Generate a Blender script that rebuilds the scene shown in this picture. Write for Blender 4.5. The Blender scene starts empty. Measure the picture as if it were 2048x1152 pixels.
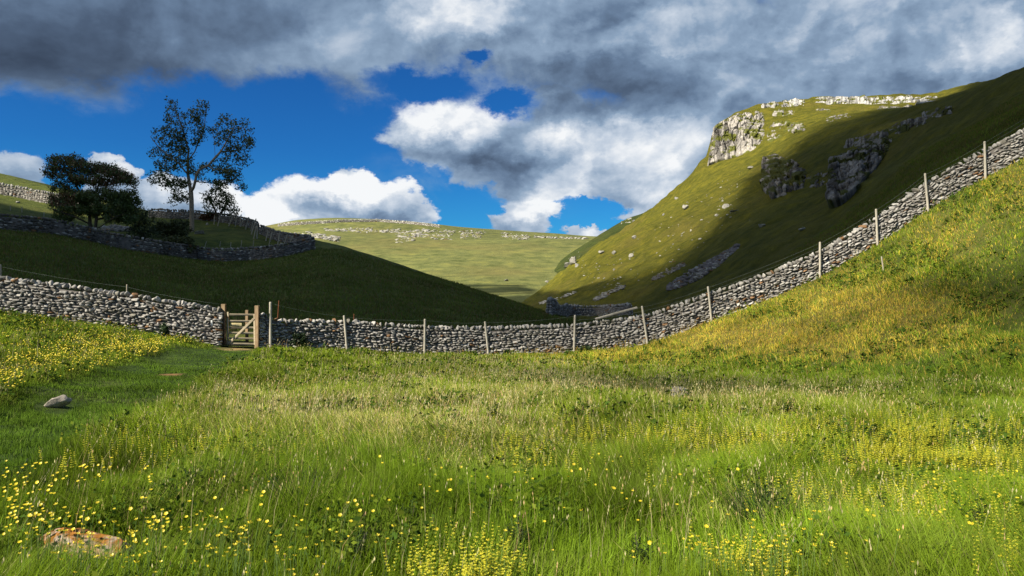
import bpy, math, random
import numpy as np
from mathutils import Vector
from mathutils.bvhtree import BVHTree

random.seed(7)
RNG = np.random.default_rng(11)
SC = bpy.context.scene
COL = SC.collection
F, HY, EZ = 1479.0, 600.0, 1.6        # focal length in pixels, horizon row, eye height

# ------------------------------------------------------------------ camera
cam = bpy.data.cameras.new('camera')
cam.sensor_width = 36.0
cam.lens = 26.0
cam.shift_y = (HY - 576.0) / 2048.0
cam.clip_start = 0.1
cam.clip_end = 6000.0
co = bpy.data.objects.new('camera', cam)
co.location = (0, 0, EZ)
co.rotation_euler = (math.radians(90), 0, 0)
COL.objects.link(co)
SC.camera = co

# ------------------------------------------------------------------ light
SUN_EL, SUN_A = math.radians(36), math.radians(58)     # sun behind the camera, to the left
SV = np.array([-math.sin(SUN_A) * math.cos(SUN_EL), -math.cos(SUN_A) * math.cos(SUN_EL), math.sin(SUN_EL)])
sl = bpy.data.lights.new('sun', 'SUN')
sl.energy = 5.0
sl.angle = math.radians(0.5)
sl.color = (1.0, 0.91, 0.74)
so = bpy.data.objects.new('sun', sl)
so.rotation_euler = Vector(SV).to_track_quat('Z', 'Y').to_euler()
COL.objects.link(so)
SC.view_settings.view_transform = 'Standard'
SC.view_settings.look = 'None'
EXPO = 0.85
SC.view_settings.exposure = EXPO
SC.view_settings.gamma = 1.0
SC.render.engine = 'CYCLES'
SC.cycles.use_denoising = True
try:
    SC.cycles.denoiser = 'OPENIMAGEDENOISE'
    SC.cycles.denoising_prefilter = 'ACCURATE'
except Exception:
    pass
SC.cycles.max_bounces = 5
SC.cycles.diffuse_bounces = 3
SC.cycles.transparent_max_bounces = 8
SC.cycles.use_adaptive_sampling = True
SC.cycles.adaptive_threshold = 0.01
SC.cycles.sample_clamp_indirect = 4.0


# ------------------------------------------------------------------ node expression helper
class E:
    tree = None

    def __init__(s, sock): s.s = sock

    @staticmethod
    def m(op, *a, clamp=False):
        n = E.tree.nodes.new('ShaderNodeMath'); n.operation = op; n.use_clamp = clamp
        for i, v in enumerate(a):
            if isinstance(v, E): E.tree.links.new(v.s, n.inputs[i])
            else: n.inputs[i].default_value = v
        return E(n.outputs[0])
    def __add__(s, o): return E.m('ADD', s, o)
    def __radd__(s, o): return E.m('ADD', o, s)
    def __sub__(s, o): return E.m('SUBTRACT', s, o)
    def __rsub__(s, o): return E.m('SUBTRACT', o, s)
    def __mul__(s, o): return E.m('MULTIPLY', s, o)
    def __rmul__(s, o): return E.m('MULTIPLY', o, s)
    def __truediv__(s, o): return E.m('DIVIDE', s, o)
    def max(s, o): return E.m('MAXIMUM', s, o)
    def min(s, o): return E.m('MINIMUM', s, o)
    def step(s, a, b):
        n = E.tree.nodes.new('ShaderNodeMapRange'); n.interpolation_type = 'SMOOTHSTEP'
        E.tree.links.new(s.s, n.inputs[0])
        n.inputs[1].default_value = a; n.inputs[2].default_value = b
        n.inputs[3].default_value = 0.0; n.inputs[4].default_value = 1.0
        return E(n.outputs[0])


def vec(x, y, z=0.0):
    n = E.tree.nodes.new('ShaderNodeCombineXYZ')
    for i, v in enumerate((x, y, z)):
        if isinstance(v, E): E.tree.links.new(v.s, n.inputs[i])
        else: n.inputs[i].default_value = v
    return n.outputs[0]


def noise(vs, scale, detail=5, rough=0.55, dist=0.0, off=None, lac=2.0):
    if off is not None:
        a = E.tree.nodes.new('ShaderNodeVectorMath'); a.operation = 'ADD'
        E.tree.links.new(vs, a.inputs[0]); a.inputs[1].default_value = off; vs = a.outputs[0]
    n = E.tree.nodes.new('ShaderNodeTexNoise')
    n.inputs['Scale'].default_value = scale; n.inputs['Detail'].default_value = detail
    n.inputs['Roughness'].default_value = rough; n.inputs['Distortion'].default_value = dist
    n.inputs['Lacunarity'].default_value = lac
    E.tree.links.new(vs, n.inputs['Vector'])
    return E(n.outputs['Fac'])


def billow(vs, scale, detail=2.0, off=None):
    if off is not None:
        a = E.tree.nodes.new('ShaderNodeVectorMath'); a.operation = 'ADD'
        E.tree.links.new(vs, a.inputs[0]); a.inputs[1].default_value = off; vs = a.outputs[0]
    n = E.tree.nodes.new('ShaderNodeTexVoronoi'); n.feature = 'F1'; n.normalize = True
    n.inputs['Scale'].default_value = scale; n.inputs['Detail'].default_value = detail
    n.inputs['Roughness'].default_value = 0.5
    E.tree.links.new(vs, n.inputs['Vector'])
    return 1.0 - E(n.outputs['Distance'])


def ramp(fac, stops, interp='LINEAR'):
    n = E.tree.nodes.new('ShaderNodeValToRGB')
    n.color_ramp.interpolation = interp
    el = n.color_ramp.elements
    while len(el) < len(stops): el.new(0.5)
    for e, (p, c) in zip(el, stops):
        e.position = p; e.color = (c[0], c[1], c[2], 1)
    E.tree.links.new(fac.s, n.inputs[0])
    return n.outputs[0]


def mixc(fac, a, b, mode='MIX'):
    n = E.tree.nodes.new('ShaderNodeMix'); n.data_type = 'RGBA'; n.blend_type = mode
    for sock, v in ((n.inputs[0], fac), (n.inputs[6], a), (n.inputs[7], b)):
        if isinstance(v, E): E.tree.links.new(v.s, sock)
        elif isinstance(v, (float, int)): sock.default_value = v
        elif isinstance(v, tuple): sock.default_value = (*v, 1)
        else: E.tree.links.new(v, sock)
    return n.outputs[2]


def ang(px, py):
    """a direction (azimuth, elevation) in units of 1/F radian"""
    u, v = (px - 1024) / F, (HY - py) / F
    return math.atan(u) * F, math.atan(v * math.cos(math.atan(u))) * F, math.cos(math.atan(u))


def build_world():
    w = bpy.data.worlds.new('World'); SC.world = w; w.use_nodes = True
    nt = w.node_tree; nt.nodes.clear(); E.tree = nt
    out = nt.nodes.new('ShaderNodeOutputWorld'); bg = nt.nodes.new('ShaderNodeBackground')
    nt.links.new(bg.outputs[0], out.inputs[0])
    STR = 0.1
    bg.inputs[1].default_value = STR
    tc = nt.nodes.new('ShaderNodeTexCoord')
    sp = nt.nodes.new('ShaderNodeSeparateXYZ'); nt.links.new(tc.outputs['Generated'], sp.inputs[0])
    X, Y, Z = E(sp.outputs[0]), E(sp.outputs[1]), E(sp.outputs[2])
    az = E.m('ARCTAN2', X, Y) * F
    el = E.m('ARCSINE', Z) * F
    P = vec(az * (1 / 1000.0), el * (1 / 700.0), 0.0)        # clouds are wider than tall
    # gentle warp so that no outline stays an ellipse
    w1 = noise(P, 6.0, 8, 0.66, off=(3.1, 7.7, 0)) - 0.5
    w2 = noise(P, 6.0, 8, 0.66, off=(13.1, 1.7, 0)) - 0.5
    azw = az + w1 * 190.0
    elw = el + w2 * 120.0
    PB = vec(azw * (1 / 1000.0), elw * (1 / 850.0), 0.0)
    PW = vec(azw, elw, 0.0)

    def ell(px, py, rx, ry):
        a, e, c = ang(px, py)
        v = nt.nodes.new('ShaderNodeVectorMath'); v.operation = 'MULTIPLY_ADD'
        nt.links.new(PW, v.inputs[0])
        sx, sy = 1 / (rx * c * c), 1 / (ry * c)
        v.inputs[1].default_value = (sx, sy, 0)
        v.inputs[2].default_value = (-a * sx, -e * sy, 0)
        l = nt.nodes.new('ShaderNodeVectorMath'); l.operation = 'LENGTH'
        nt.links.new(v.outputs[0], l.inputs[0])
        return E(l.outputs['Value'])
    cover = [  # px, py, rx, ry
        (40, 30, 420, 140), (330, 40, 330, 115), (560, 40, 200, 110), (700, 40, 190, 135), (860, 0, 210, 125),
        (1180, 40, 330, 160), (1500, 120, 420, 200), (1950, 90, 420, 240), (1280, 120, 240, 90),
        (900, 262, 130, 75), (1010, 300, 160, 75), (1180, 285, 190, 95), (1400, 300, 220, 130),
        (1100, 210, 70, 50), (1120, 350, 140, 60), (1330, 385, 130, 66), (1430, 340, 150, 90),
        (650, 412, 150, 58), (560, 425, 90, 45), (780, 425, 90, 52), (700, 380, 70, 40),
        (30, 350, 90, 46), (225, 344, 52, 36), (370, 408, 130, 50), (250, 400, 90, 40), (1165, 468, 60, 14), (1040, 438, 70, 36),
        (940, 160, 42, 24),
    ]
    D = None
    for c in cover:
        t = 1.0 - ell(*c)
        D = t if D is None else D.max(t)
    gaps = [(960, 112, 40, 16), (850, 165, 140, 36), (1190, 430, 80, 22), (430, 250, 330, 100), (1015, 205, 70, 34), (640, 300, 130, 34), (960, 408, 80, 26), (1190, 418, 60, 18)]
    for g in gaps:
        D = D.min((ell(*g) - 1.0) * 0.8 + 0.12)
    # above the picture and behind the camera: broken cloud
    far = (el * (1 / 700.0) - 1.05).max(az * (1 / 1100.0) - 1.05).max(az * (-1 / 1100.0) - 1.05)
    wide = noise(tc.outputs['Generated'], 2.2, 4, 0.55) - 0.40
    sw = far.step(0.0, 0.25)
    D = D * (1.0 - sw) + wide * 2.0 * sw
    n1 = noise(P, 9.0, 9, 0.62, 0.25)
    n2 = noise(P, 9.0, 9, 0.62, 0.25, off=(0.016, -0.022, 0.0))   # the same field a little away from the light
    nb = noise(P, 3.2, 5, 0.55, 0.3, off=(5.5, 2.5, 0))
    nb2 = noise(P, 3.2, 5, 0.55, 0.3, off=(5.535, 2.455, 0))
    v1 = billow(PB, 10.0)
    v2 = billow(PB, 10.0, off=(0.014, -0.020, 0.0))
    dens = D + (n1 - 0.5) * 0.7 + (nb - 0.5) * 0.4 + (v1 - 0.55) * 0.8
    # low cumulus is crisp, the high grey deck is soft
    soft = ell(300, 60, 700, 190)
    softm = 1.0 - soft.step(0.6, 1.1)
    low = ell(900, 420, 1000, 190)
    wid = low.step(0.6, 1.2)
    a_crisp = dens.step(-0.02, 0.20) * (1.0 - wid) + dens.step(-0.1, 0.42) * wid
    a_soft = (D * 1.4 + (n1 - 0.5) * 0.7 + (nb - 0.5) * 0.8 + 0.1).step(-0.1, 0.4)
    alpha = a_crisp * (1.0 - softm) + a_soft * softm
    hints = [  # where the cloud is brighter (+) or darker (-)
        (60, 130, 480, 90, -.32), (300, 60, 420, 90, -.16), (480, 30, 160, 60, -.12), (620, 60, 120, 70, .22), (700, 90, 90, 60, .16), (940, 25, 130, 46, .42),
        (560, 50, 100, 60, -.10),
        (840, 60, 120, 40, .08), (1150, 160, 220, 50, -.22), (1350, 60, 300, 70, .06), (900, 235, 130, 50, .42), (830, 235, 60, 60, .2),
        (940, 322, 150, 18, -.20), (1100, 270, 60, 34, .22), (1270, 285, 160, 50, .36), (1330, 365, 80, 50, .22), (1200, 350, 110, 50, .24), (1400, 300, 80, 80, -.04), (1110, 400, 70, 40, .3),
        (1130, 238, 110, 26, -.1), (1330, 205, 120, 50, -.14), (1600, 60, 360, 110, .10), (1480, 160, 120, 70, .0), (2000, 85, 90, 50, .34), (1960, 30, 120, 40, .12), (1900, 110, 70, 40, .16),
        (1750, 160, 180, 60, -.06), (1420, 220, 60, 90, .04), (1040, 425, 60, 30, .2),
        (640, 375, 200, 34, .42), (720, 365, 110, 30, .32), (520, 420, 70, 50, .42), (560, 440, 90, 30, .3), (720, 428, 110, 16, -.08), (850, 420, 70, 40, .3),
        (380, 395, 120, 40, .36), (230, 330, 60, 30, .36), (20, 330, 60, 30, .12), (60, 365, 100, 24, -.04), (1165, 468, 60, 16, .4), (440, 400, 50, 40, .1),
    ]
    B = None
    for (px, py, rx, ry, wt) in hints:
        g = (1.0 - ell(px, py, rx * 1.5, ry * 1.5)).max(0.0)
        t = g.step(0.0, 1.0) * (wt * 1.15)
        B = t if B is None else B + t
    relief = ((n1 - n2) * 0.32 + (nb - nb2) * 1.1) + (v1 - v2) * 0.55 * (1.0 - softm * 0.8)
    b = B + 0.53 + relief + (nb - 0.5) * 0.20 + (n1 - 0.5) * 0.12 + (v1 - 0.6) * 0.12 * (1.0 - softm)
    b = b * (1.0 - sw) + (0.5 + relief) * sw
    # thin rims catch the light
    rim = 1.0 - dens.step(0.05, 0.5)
    b = b + rim * 0.10 * (1.0 - softm)
    b = b * (1.0 - softm * 0.25) + softm * 0.25 * 0.30
    k = 1 / STR / 2 ** EXPO
    cc = ramp(b, [(0.0, (.040, .060, .100)), (.22, (.078, .118, .190)), (.42, (.145, .218, .335)), (.62, (.27, .375, .52)),
                  (.82, (.55, .63, .74)), (1.0, (.92, .94, .96))])
    cs = mixc(1.0, cc, (k, k, k), 'MULTIPLY')
    st = nt.nodes.new('ShaderNodeTexSky'); st.sky_type = 'NISHITA'; st.sun_disc = False
    st.sun_elevation = SUN_EL; st.sun_rotation = math.atan2(SV[0], SV[1])
    st.altitude = 300; st.air_density = 1.0; st.dust_density = 0.3; st.ozone_density = 3.0
    tint = ramp((el * (1 / 620.0)).max(0.0), [(0.0, (.10, .42, .64)), (.15, (.07, .38, .62)), (.45, (.055, .285, .56)), (1.0, (.055, .235, .50))])
    blue = mixc(1.0, st.outputs[0], tint, 'MULTIPLY')
    # a thin veil low in the valley gap
    veil = noise(P, 4.0, 6, 0.6, 0.5, off=(9, 4, 0)).step(0.46, 0.85) * (1.0 - ell(950, 375, 260, 90).step(0.3, 1.1))
    blue = mixc(veil * 0.6, blue, (k * .30, k * .45, k * .60))
    final = mixc(alpha, blue, cs)
    nt.links.new(final, bg.inputs[0])
    w.cycles.sampling_method = 'MANUAL'
    w.cycles.sample_map_resolution = 512


build_world()


# ------------------------------------------------------------------ numeric helpers
def _h(ix, iy, iz, seed):
    h = (ix.astype(np.int64) * 374761393 + iy.astype(np.int64) * 668265263 + iz.astype(np.int64) * 2147483647 + seed * 974634777) & 0xFFFFFFFF
    h = ((h ^ (h >> 13)) * 1274126177) & 0xFFFFFFFF
    h = ((h ^ (h >> 15)) * 2246822519) & 0xFFFFFFFF
    return ((h ^ (h >> 16)) & 0xFFFFFF) / float(0xFFFFFF)


def vn(x, y, z=None, seed=0):
    x = np.asarray(x, float); y = np.asarray(y, float)
    z = np.zeros_like(x) if z is None else np.asarray(z, float)
    ix, iy, iz = np.floor(x), np.floor(y), np.floor(z)
    fx, fy, fz = x - ix, y - iy, z - iz
    fx, fy, fz = [t * t * (3 - 2 * t) for t in (fx, fy, fz)]
    r = 0
    for a in (0, 1):
        for b in (0, 1):
            for c in (0, 1):
                w = (fx if a else 1 - fx) * (fy if b else 1 - fy) * (fz if c else 1 - fz)
                r = r + w * _h(ix + a, iy + b, iz + c, seed)
    return r


def fbm(x, y, z=None, o=4, seed=0, g=0.5):
    s, a, t = 0, 1.0, 0
    for i in range(o):
        k = 2.03 ** i
        s = s + a * vn(x * k + 17.3 * i, y * k - 9.1 * i, None if z is None else z * k, seed + i)
        t += a; a *= g
    return s / t


def cell(x, y, z, seed=0):
    """distance to nearest and second nearest feature point, and the cell's random number"""
    ix, iy, iz = np.floor(x), np.floor(y), np.floor(z)
    d1 = np.full(x.shape, 9.0); d2 = np.full(x.shape, 9.0); idv = np.zeros(x.shape)
    for a in (-1, 0, 1):
        for b in (-1, 0, 1):
            for c in (-1, 0, 1):
                cx, cy, cz = ix + a, iy + b, iz + c
                qx = cx + _h(cx, cy, cz, seed); qy = cy + _h(cx, cy, cz, seed + 1); qz = cz + _h(cx, cy, cz, seed + 2)
                d = np.sqrt((qx - x) ** 2 + (qy - y) ** 2 + (qz - z) ** 2)
                n = d < d1
                d2 = np.where(n, d1, np.minimum(d2, d))
                idv = np.where(n, _h(cx, cy, cz, seed + 3), idv)
                d1 = np.where(n, d, d1)
    return d1, d2, idv


def sstep(a, b, x):
    t = np.clip((x - a) / (b - a), 0, 1)
    return t * t * (3 - 2 * t)


def tri_i(tab, px, k):
    return np.interp(px, [t[0] for t in tab], [t[k] for t in tab])


def wp(px, py, Y):
    return np.array([(px - 1024) / F * Y, Y, EZ + (HY - py) / F * Y])


def img(P):
    P = np.asarray(P)
    Y = np.maximum(P[..., 1], .05)
    return 1024 + P[..., 0] / Y * F, HY - (P[..., 2] - EZ) / Y * F


# ------------------------------------------------------------------ mesh helpers
def mkmesh(name, V, faces, col=None, smooth=True):
    me = bpy.data.meshes.new(name)
    V = np.ascontiguousarray(V, dtype=np.float32)
    me.vertices.add(len(V)); me.vertices.foreach_set('co', V.ravel())
    loops, starts, n = [], [], 0
    for Fa in faces:
        Fa = np.asarray(Fa, dtype=np.int32)
        if Fa.size == 0: continue
        loops.append(Fa.ravel())
        starts.append(n + np.arange(Fa.shape[0], dtype=np.int32) * Fa.shape[1])
        n += Fa.size
    L = np.concatenate(loops); S = np.concatenate(starts)
    me.loops.add(len(L)); me.loops.foreach_set('vertex_index', L)
    me.polygons.add(len(S)); me.polygons.foreach_set('loop_start', S.astype(np.int32))
    if smooth: me.polygons.foreach_set('use_smooth', np.ones(len(S), dtype=bool))
    if col is not None:
        a = me.attributes.new('col', 'FLOAT_COLOR', 'POINT')
        c = np.ones((len(V), 4), dtype=np.float32); c[:, :3] = col
        a.data.foreach_set('color', c.ravel())
    me.update(calc_edges=True)
    return me


def obj(name, me, mat, parent=None):
    o = bpy.data.objects.new(name, me); COL.objects.link(o)
    if mat is not None and me is not None and not me.materials: me.materials.append(mat)
    if parent is not None: o.parent = parent
    return o


def tag(o, label=None, cat=None, group=None, kind=None):
    if label: o['label'] = label
    if cat: o['category'] = cat
    if group: o['group'] = group
    if kind: o['kind'] = kind
    return o


def empty(name, loc=(0, 0, 0)):
    o = bpy.data.objects.new(name, None); COL.objects.link(o); o.location = loc
    o.empty_display_size = .2
    return o


def grid_faces(nr, nc, off=0):
    i = np.arange(nr - 1)[:, None] * nc + np.arange(nc - 1)[None, :]
    i = i.ravel() + off
    return np.stack([i, i + 1, i + nc + 1, i + nc], 1)


# ------------------------------------------------------------------ materials
def mat_base(name):
    m = bpy.data.materials.new(name); m.use_nodes = True
    nt = m.node_tree; nt.nodes.clear(); E.tree = nt
    out = nt.nodes.new('ShaderNodeOutputMaterial')
    return m, nt, out


def attr_col(nt):
    a = nt.nodes.new('ShaderNodeAttribute'); a.attribute_name = 'col'
    return a.outputs['Color']


def wpos(nt):
    g = nt.nodes.new('ShaderNodeNewGeometry')
    return g.outputs['Position']


def bump(nt, h, strength, dist):
    b = nt.nodes.new('ShaderNodeBump'); b.inputs['Strength'].default_value = strength; b.inputs['Distance'].default_value = dist
    nt.links.new(h.s, b.inputs['Height'])
    return b.outputs[0]


def pbr(nt, out, col, rough=0.9, normal=None, spec=0.2):
    p = nt.nodes.new('ShaderNodeBsdfPrincipled')
    if isinstance(col, tuple): p.inputs['Base Color'].default_value = (*col, 1)
    else: nt.links.new(col, p.inputs['Base Color'])
    p.inputs['Roughness'].default_value = rough
    p.inputs['Specular IOR Level'].default_value = spec
    if normal is not None: nt.links.new(normal, p.inputs['Normal'])
    nt.links.new(p.outputs[0], out.inputs[0])
    return p


def mat_leafy(name, trans=0.35, gloss=0.06, nrm=1.0, up=0.0):
    m, nt, out = mat_base(name)
    c = attr_col(nt)
    gm = nt.nodes.new('ShaderNodeNewGeometry')
    vm = nt.nodes.new('ShaderNodeVectorMath'); vm.operation = 'MULTIPLY_ADD'
    nt.links.new(gm.outputs['Normal'], vm.inputs[0]); vm.inputs[1].default_value = (nrm, nrm, nrm); vm.inputs[2].default_value = (0, 0, up)
    vz = nt.nodes.new('ShaderNodeVectorMath'); vz.operation = 'NORMALIZE'; nt.links.new(vm.outputs[0], vz.inputs[0])
    d = nt.nodes.new('ShaderNodeBsdfDiffuse'); t = nt.nodes.new('ShaderNodeBsdfTranslucent')
    g = nt.nodes.new('ShaderNodeBsdfGlossy'); g.inputs['Roughness'].default_value = 0.45
    g.inputs['Color'].default_value = (.8, .8, .7, 1)
    nt.links.new(c, d.inputs[0]); nt.links.new(c, t.inputs[0]); nt.links.new(vz.outputs[0], d.inputs['Normal'])
    m1 = nt.nodes.new('ShaderNodeMixShader'); m1.inputs[0].default_value = trans
    nt.links.new(d.outputs[0], m1.inputs[1]); nt.links.new(t.outputs[0], m1.inputs[2])
    m2 = nt.nodes.new('ShaderNodeMixShader'); m2.inputs[0].default_value = gloss
    nt.links.new(m1.outputs[0], m2.inputs[1]); nt.links.new(g.outputs[0], m2.inputs[2])
    nt.links.new(m2.outputs[0], out.inputs[0])
    return m


def mat_rock(name, nscale=6.0, bstr=0.6, bdist=0.03, moss=None):
    m, nt, out = mat_base(name)
    c = attr_col(nt); p = wpos(nt)
    n = noise(p, nscale, 6, 0.65)
    n2 = noise(p, nscale * 3.7, 5, 0.7)
    c = mixc(1.0, c, ramp(n, [(.28, (.55, .55, .58)), (.5, (1, 1, 1)), (.72, (1.35, 1.33, 1.3))]), 'MULTIPLY')
    c = mixc(n2.step(.60, .68) * .5, c, (.10, .09, .075))
    pbr(nt, out, c, .95, bump(nt, n * .6 + n2 * .4, bstr, bdist), .15)
    return m


def mat_turf(name, sc, stops, bstr=.7, bdist=.3, dry=(.15, .12, .035), fine=1.0):
    m, nt, out = mat_base(name)
    c = attr_col(nt); p = wpos(nt)
    n0 = noise(p, sc * .12, 5, .6)
    n1 = noise(p, sc, 7, .68, .3)
    n2 = noise(p, sc * 6 * fine, 5, .7)
    k = ramp(n1, stops)
    c = mixc(1.0, c, k, 'MULTIPLY')
    c = mixc(n0.step(.5, .72) * .45, c, dry)
    c = mixc(n2.step(.42, .70) * .45, c, (.022, .034, .010))
    pbr(nt, out, c, .95, bump(nt, n1 * .5 + n2 * .5, bstr, bdist), .1)
    return m


def mat_wood(name, c1, c2, grain=(30, 30, 3)):
    m, nt, out = mat_base(name)
    tc = nt.nodes.new('ShaderNodeTexCoord')
    mp = nt.nodes.new('ShaderNodeMapping'); mp.inputs['Scale'].default_value = grain
    nt.links.new(tc.outputs['Object'], mp.inputs[0])
    n = noise(mp.outputs[0], 1.5, 6, .65, .4)
    n2 = noise(tc.outputs['Object'], 2.3, 4, .6)
    c = ramp(n, [(.3, c1), (.7, c2)])
    c = mixc(n2.step(.5, .7) * .5, c, (c1[0] * .7, c1[1] * .65, c1[2] * .55))
    pbr(nt, out, c, .85, bump(nt, n, .5, .006), .2)
    return m


STOPS = [(.30, (.50, .56, .45)), (.5, (1, 1, 1)), (.68, (1.6, 1.45, 1.15))]
M = {}
M['ground'] = mat_turf('meadow_soil', 1.6, STOPS, .8, .08)
M['turf_l'] = mat_turf('shaded_pasture', .9, STOPS, .8, .25, fine=2.0)
M['turf_r'] = mat_turf('steep_pasture', .40, STOPS, 1.0, 1.2, dry=(.19, .15, .04), fine=1.6)
M['turf_f'] = mat_turf('distant_pasture', .14, STOPS, .8, .9, dry=(.24, .19, .07), fine=3)
M['grass'] = mat_leafy('grass_blade', .28, .0, .75, .55)
M['petal'] = mat_leafy('petal', .3, .05, .8, .4)
M['leaf'] = mat_leafy('leaf', .25, .05)
M['stone'] = mat_rock('wall_stone', 7.0)
M['farstone'] = mat_rock('distant_wall_stone', 3.0, .5, .06)
M['crag'] = mat_rock('limestone', 1.1, .9, .35)
M['boulder'] = mat_rock('boulder_stone', 9.0, .8, .02)
M['bark'] = mat_wood('bark', (.20, .16, .11), (.40, .32, .24), (12, 12, 3))
M['darkbark'] = mat_wood('dark_bark', (.05, .040, .030), (.12, .095, .07), (12, 12, 3))
M['stake'] = mat_wood('weathered_stake', (.27, .245, .20), (.50, .465, .39))
M['farstake'] = mat_wood('grey_stake', (.26, .23, .18), (.42, .38, .30))
M['post'] = mat_wood('gate_post_timber', (.12, .08, .045), (.26, .19, .115))
M['rail'] = mat_wood('gate_timber', (.22, .18, .12), (.44, .38, .27), (3, 30, 30))
M['rust'] = mat_wood('rusty_iron', (.13, .045, .02), (.22, .08, .035))


def mat_plain(name, c, rough=.7, metal=0):
    m, nt, out = mat_base(name)
    p = wpos(nt); n = noise(p, 14, 4, .6)
    cc = ramp(n, [(.3, tuple(x * .75 for x in c)), (.7, tuple(min(1, x * 1.15) for x in c))])
    b = pbr(nt, out, cc, rough); b.inputs['Metallic'].default_value = metal
    return m


M['wire'] = mat_plain('galvanised_wire', (.30, .33, .30), .5, .6)
M['plaque'] = mat_plain('notice_board', (.62, .52, .27))
M['white'] = mat_plain('white_plate', (.75, .75, .72))


def mat_shade_cloud():
    m, nt, out = mat_base('shade_cloud_veil')  # unseen shade cloud; its transparency follows the wanted depth of shadow
    a = nt.nodes.new('ShaderNodeAttribute'); a.attribute_name = 'col'
    d = nt.nodes.new('ShaderNodeBsdfDiffuse'); d.inputs[0].default_value = (.85, .86, .88, 1)
    t = nt.nodes.new('ShaderNodeBsdfTransparent')
    x = nt.nodes.new('ShaderNodeMixShader')
    nt.links.new(a.outputs['Fac'], x.inputs[0]); nt.links.new(t.outputs[0], x.inputs[1]); nt.links.new(d.outputs[0], x.inputs[2])
    nt.links.new(x.outputs[0], out.inputs[0])
    return m


M['shade_cloud'] = mat_shade_cloud()

# ------------------------------------------------------------------ TERRAIN
WALL = [(-900, 520, 26), (-500, 565, 27), (0, 625, 29), (137, 642, 29.3), (273, 660, 29.6), (410, 683, 30), (447, 690, 30), (513, 692, 30.3), (560, 694, 30.8),
        (693, 699, 32), (850, 709, 33), (970, 711, 33.4), (1148, 706, 33.5), (1287, 689, 33.5), (1350, 667, 33.4), (1418, 641, 33.2), (1530, 599, 33.1), (1640, 550, 33), (1753, 484, 33),
        (1850, 416, 33), (1969, 351, 32.5), (2048, 312, 32), (2600, 90, 30), (3000, -60, 29)]
_wx = np.array([(p - 1024) / F * y for p, _, y in WALL]); _wz = np.array([EZ + (HY - q) / F * y for _, q, y in WALL]); _wy = np.array([w[2] for w in WALL])
_xx = np.linspace(-60, 60, 2401)
_zz = np.interp(_xx, _wx, _wz); _yy = np.interp(_xx, _wx, _wy)
_ker = np.exp(-np.linspace(-2.2, 2.2, 41) ** 2); _ker /= _ker.sum()


def _sm(a): return np.convolve(np.pad(a, 20, mode='edge'), _ker, 'valid')


_zz, _yy = _sm(_zz), _sm(_yy)
def zwall(X): return np.interp(X, _xx, _zz)
def ywall(X): return np.interp(X, _xx, _yy)


PATH = np.array([(-11.05, 31), (-10.9, 27.5), (-10.2, 23.5), (-9.3, 19.5), (-8.2, 15.5), (-7.0, 12), (-6.1, 9), (-5.6, 6.5), (-5.4, 3), (-5.6, -6)])


def seg_dist(X, Y, L):
    d = np.full(np.shape(X), 1e9)
    for a, b in zip(L[:-1], L[1:]):
        ab = b - a; t = np.clip(((X - a[0]) * ab[0] + (Y - a[1]) * ab[1]) / (ab @ ab), 0, 1)
        d = np.minimum(d, np.hypot(X - a[0] - t * ab[0], Y - a[1] - t * ab[1]))
    return d


GULLY = np.array([(18.5, 31.5), (16.8, 27.5), (15.6, 24), (14.6, 21.0)])


def meadow_z(X, Y):
    X = np.asarray(X, float); Y = np.asarray(Y, float)
    yw = ywall(X)
    dy = np.maximum(yw - Y, 0)
    Xs = X - dy * 0.37 * sstep(-6, 2, X)
    t = sstep(2, 29, Y)
    z = zwall(Xs) * np.where(Xs > 4, 1 - (1 - t) * .6, t)
    z = z + (fbm(X * .35, Y * .35, seed=5) - .5) * .42 * sstep(1, 8, Y) * sstep(0, 6, dy)
    z = z + (fbm(X * 1.6, Y * 1.6, seed=9, o=3) - .5) * .10 * sstep(0, 1.0, dy)
    z = z - .10 * (1 - sstep(.5, 1.9, seg_dist(X, Y, PATH)))
    z = z - .55 * (1 - sstep(.0, 1.5, seg_dist(X, Y, GULLY))) * sstep(.5, 3, dy)
    return z


PATCH = [  # px, py, rx, ry: dry golden grass
    (1540, 672, 340, 44, 1.0), (1750, 620, 220, 60, 1.0), (1680, 560, 120, 60, .45), (1900, 470, 110, 60, .5), (1790, 690, 260, 40, .6), (1250, 712, 170, 22, .55),
    (2030, 380, 80, 70, .5), (1640, 700, 200, 26, .7)]
LUSH_SHADE = [(1750, 735, 420, 34, 1.0), (2000, 640, 90, 120, .9), (1960, 760, 140, 70, .8), (1960, 500, 45, 130, .8), (1620, 790, 250, 30, .4),  # lush grass; shade bands of the right meadow also put into the colour
        (620, 960, 330, 60, .45), (1000, 1080, 1100, 90, .35), (2000, 840, 120, 40, .6)]
DRYSEED = [(800, 870, 330, 50, 1.0), (560, 850, 200, 60, .8), (1050, 800, 350, 50, .8), (1000, 745, 300, 22, .4), (900, 920, 300, 50, .6), (700, 830, 420, 40, .8), (1500, 820, 300, 40, .5),
           (450, 1010, 220, 50, .3), (1600, 1060, 260, 60, .45), (1380, 920, 300, 40, .4)]
ROSETTE = [(1820, 910, 110, 26, 1.3), (1985, 915, 90, 60, 1.6), (1790, 1010, 130, 34, 1), (1980, 985, 90, 40, .7), (1700, 860, 200, 24, .7), (1460, 778, 60, 12, 1), (1880, 860, 160, 30, .6),
           (930, 1125, 75, 30, 1.0), (1290, 870, 160, 30, .35), (600, 880, 260, 24, .5), (910, 746, 60, 8, .8), (1480, 860, 220, 26, .5), (1250, 905, 180, 18, .4), (1030, 880, 120, 16, .35), (1520, 1120, 90, 24, .4),
           (2010, 1120, 60, 30, .5), (1540, 930, 200, 30, .45), (420, 905, 180, 16, .7)]
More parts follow.
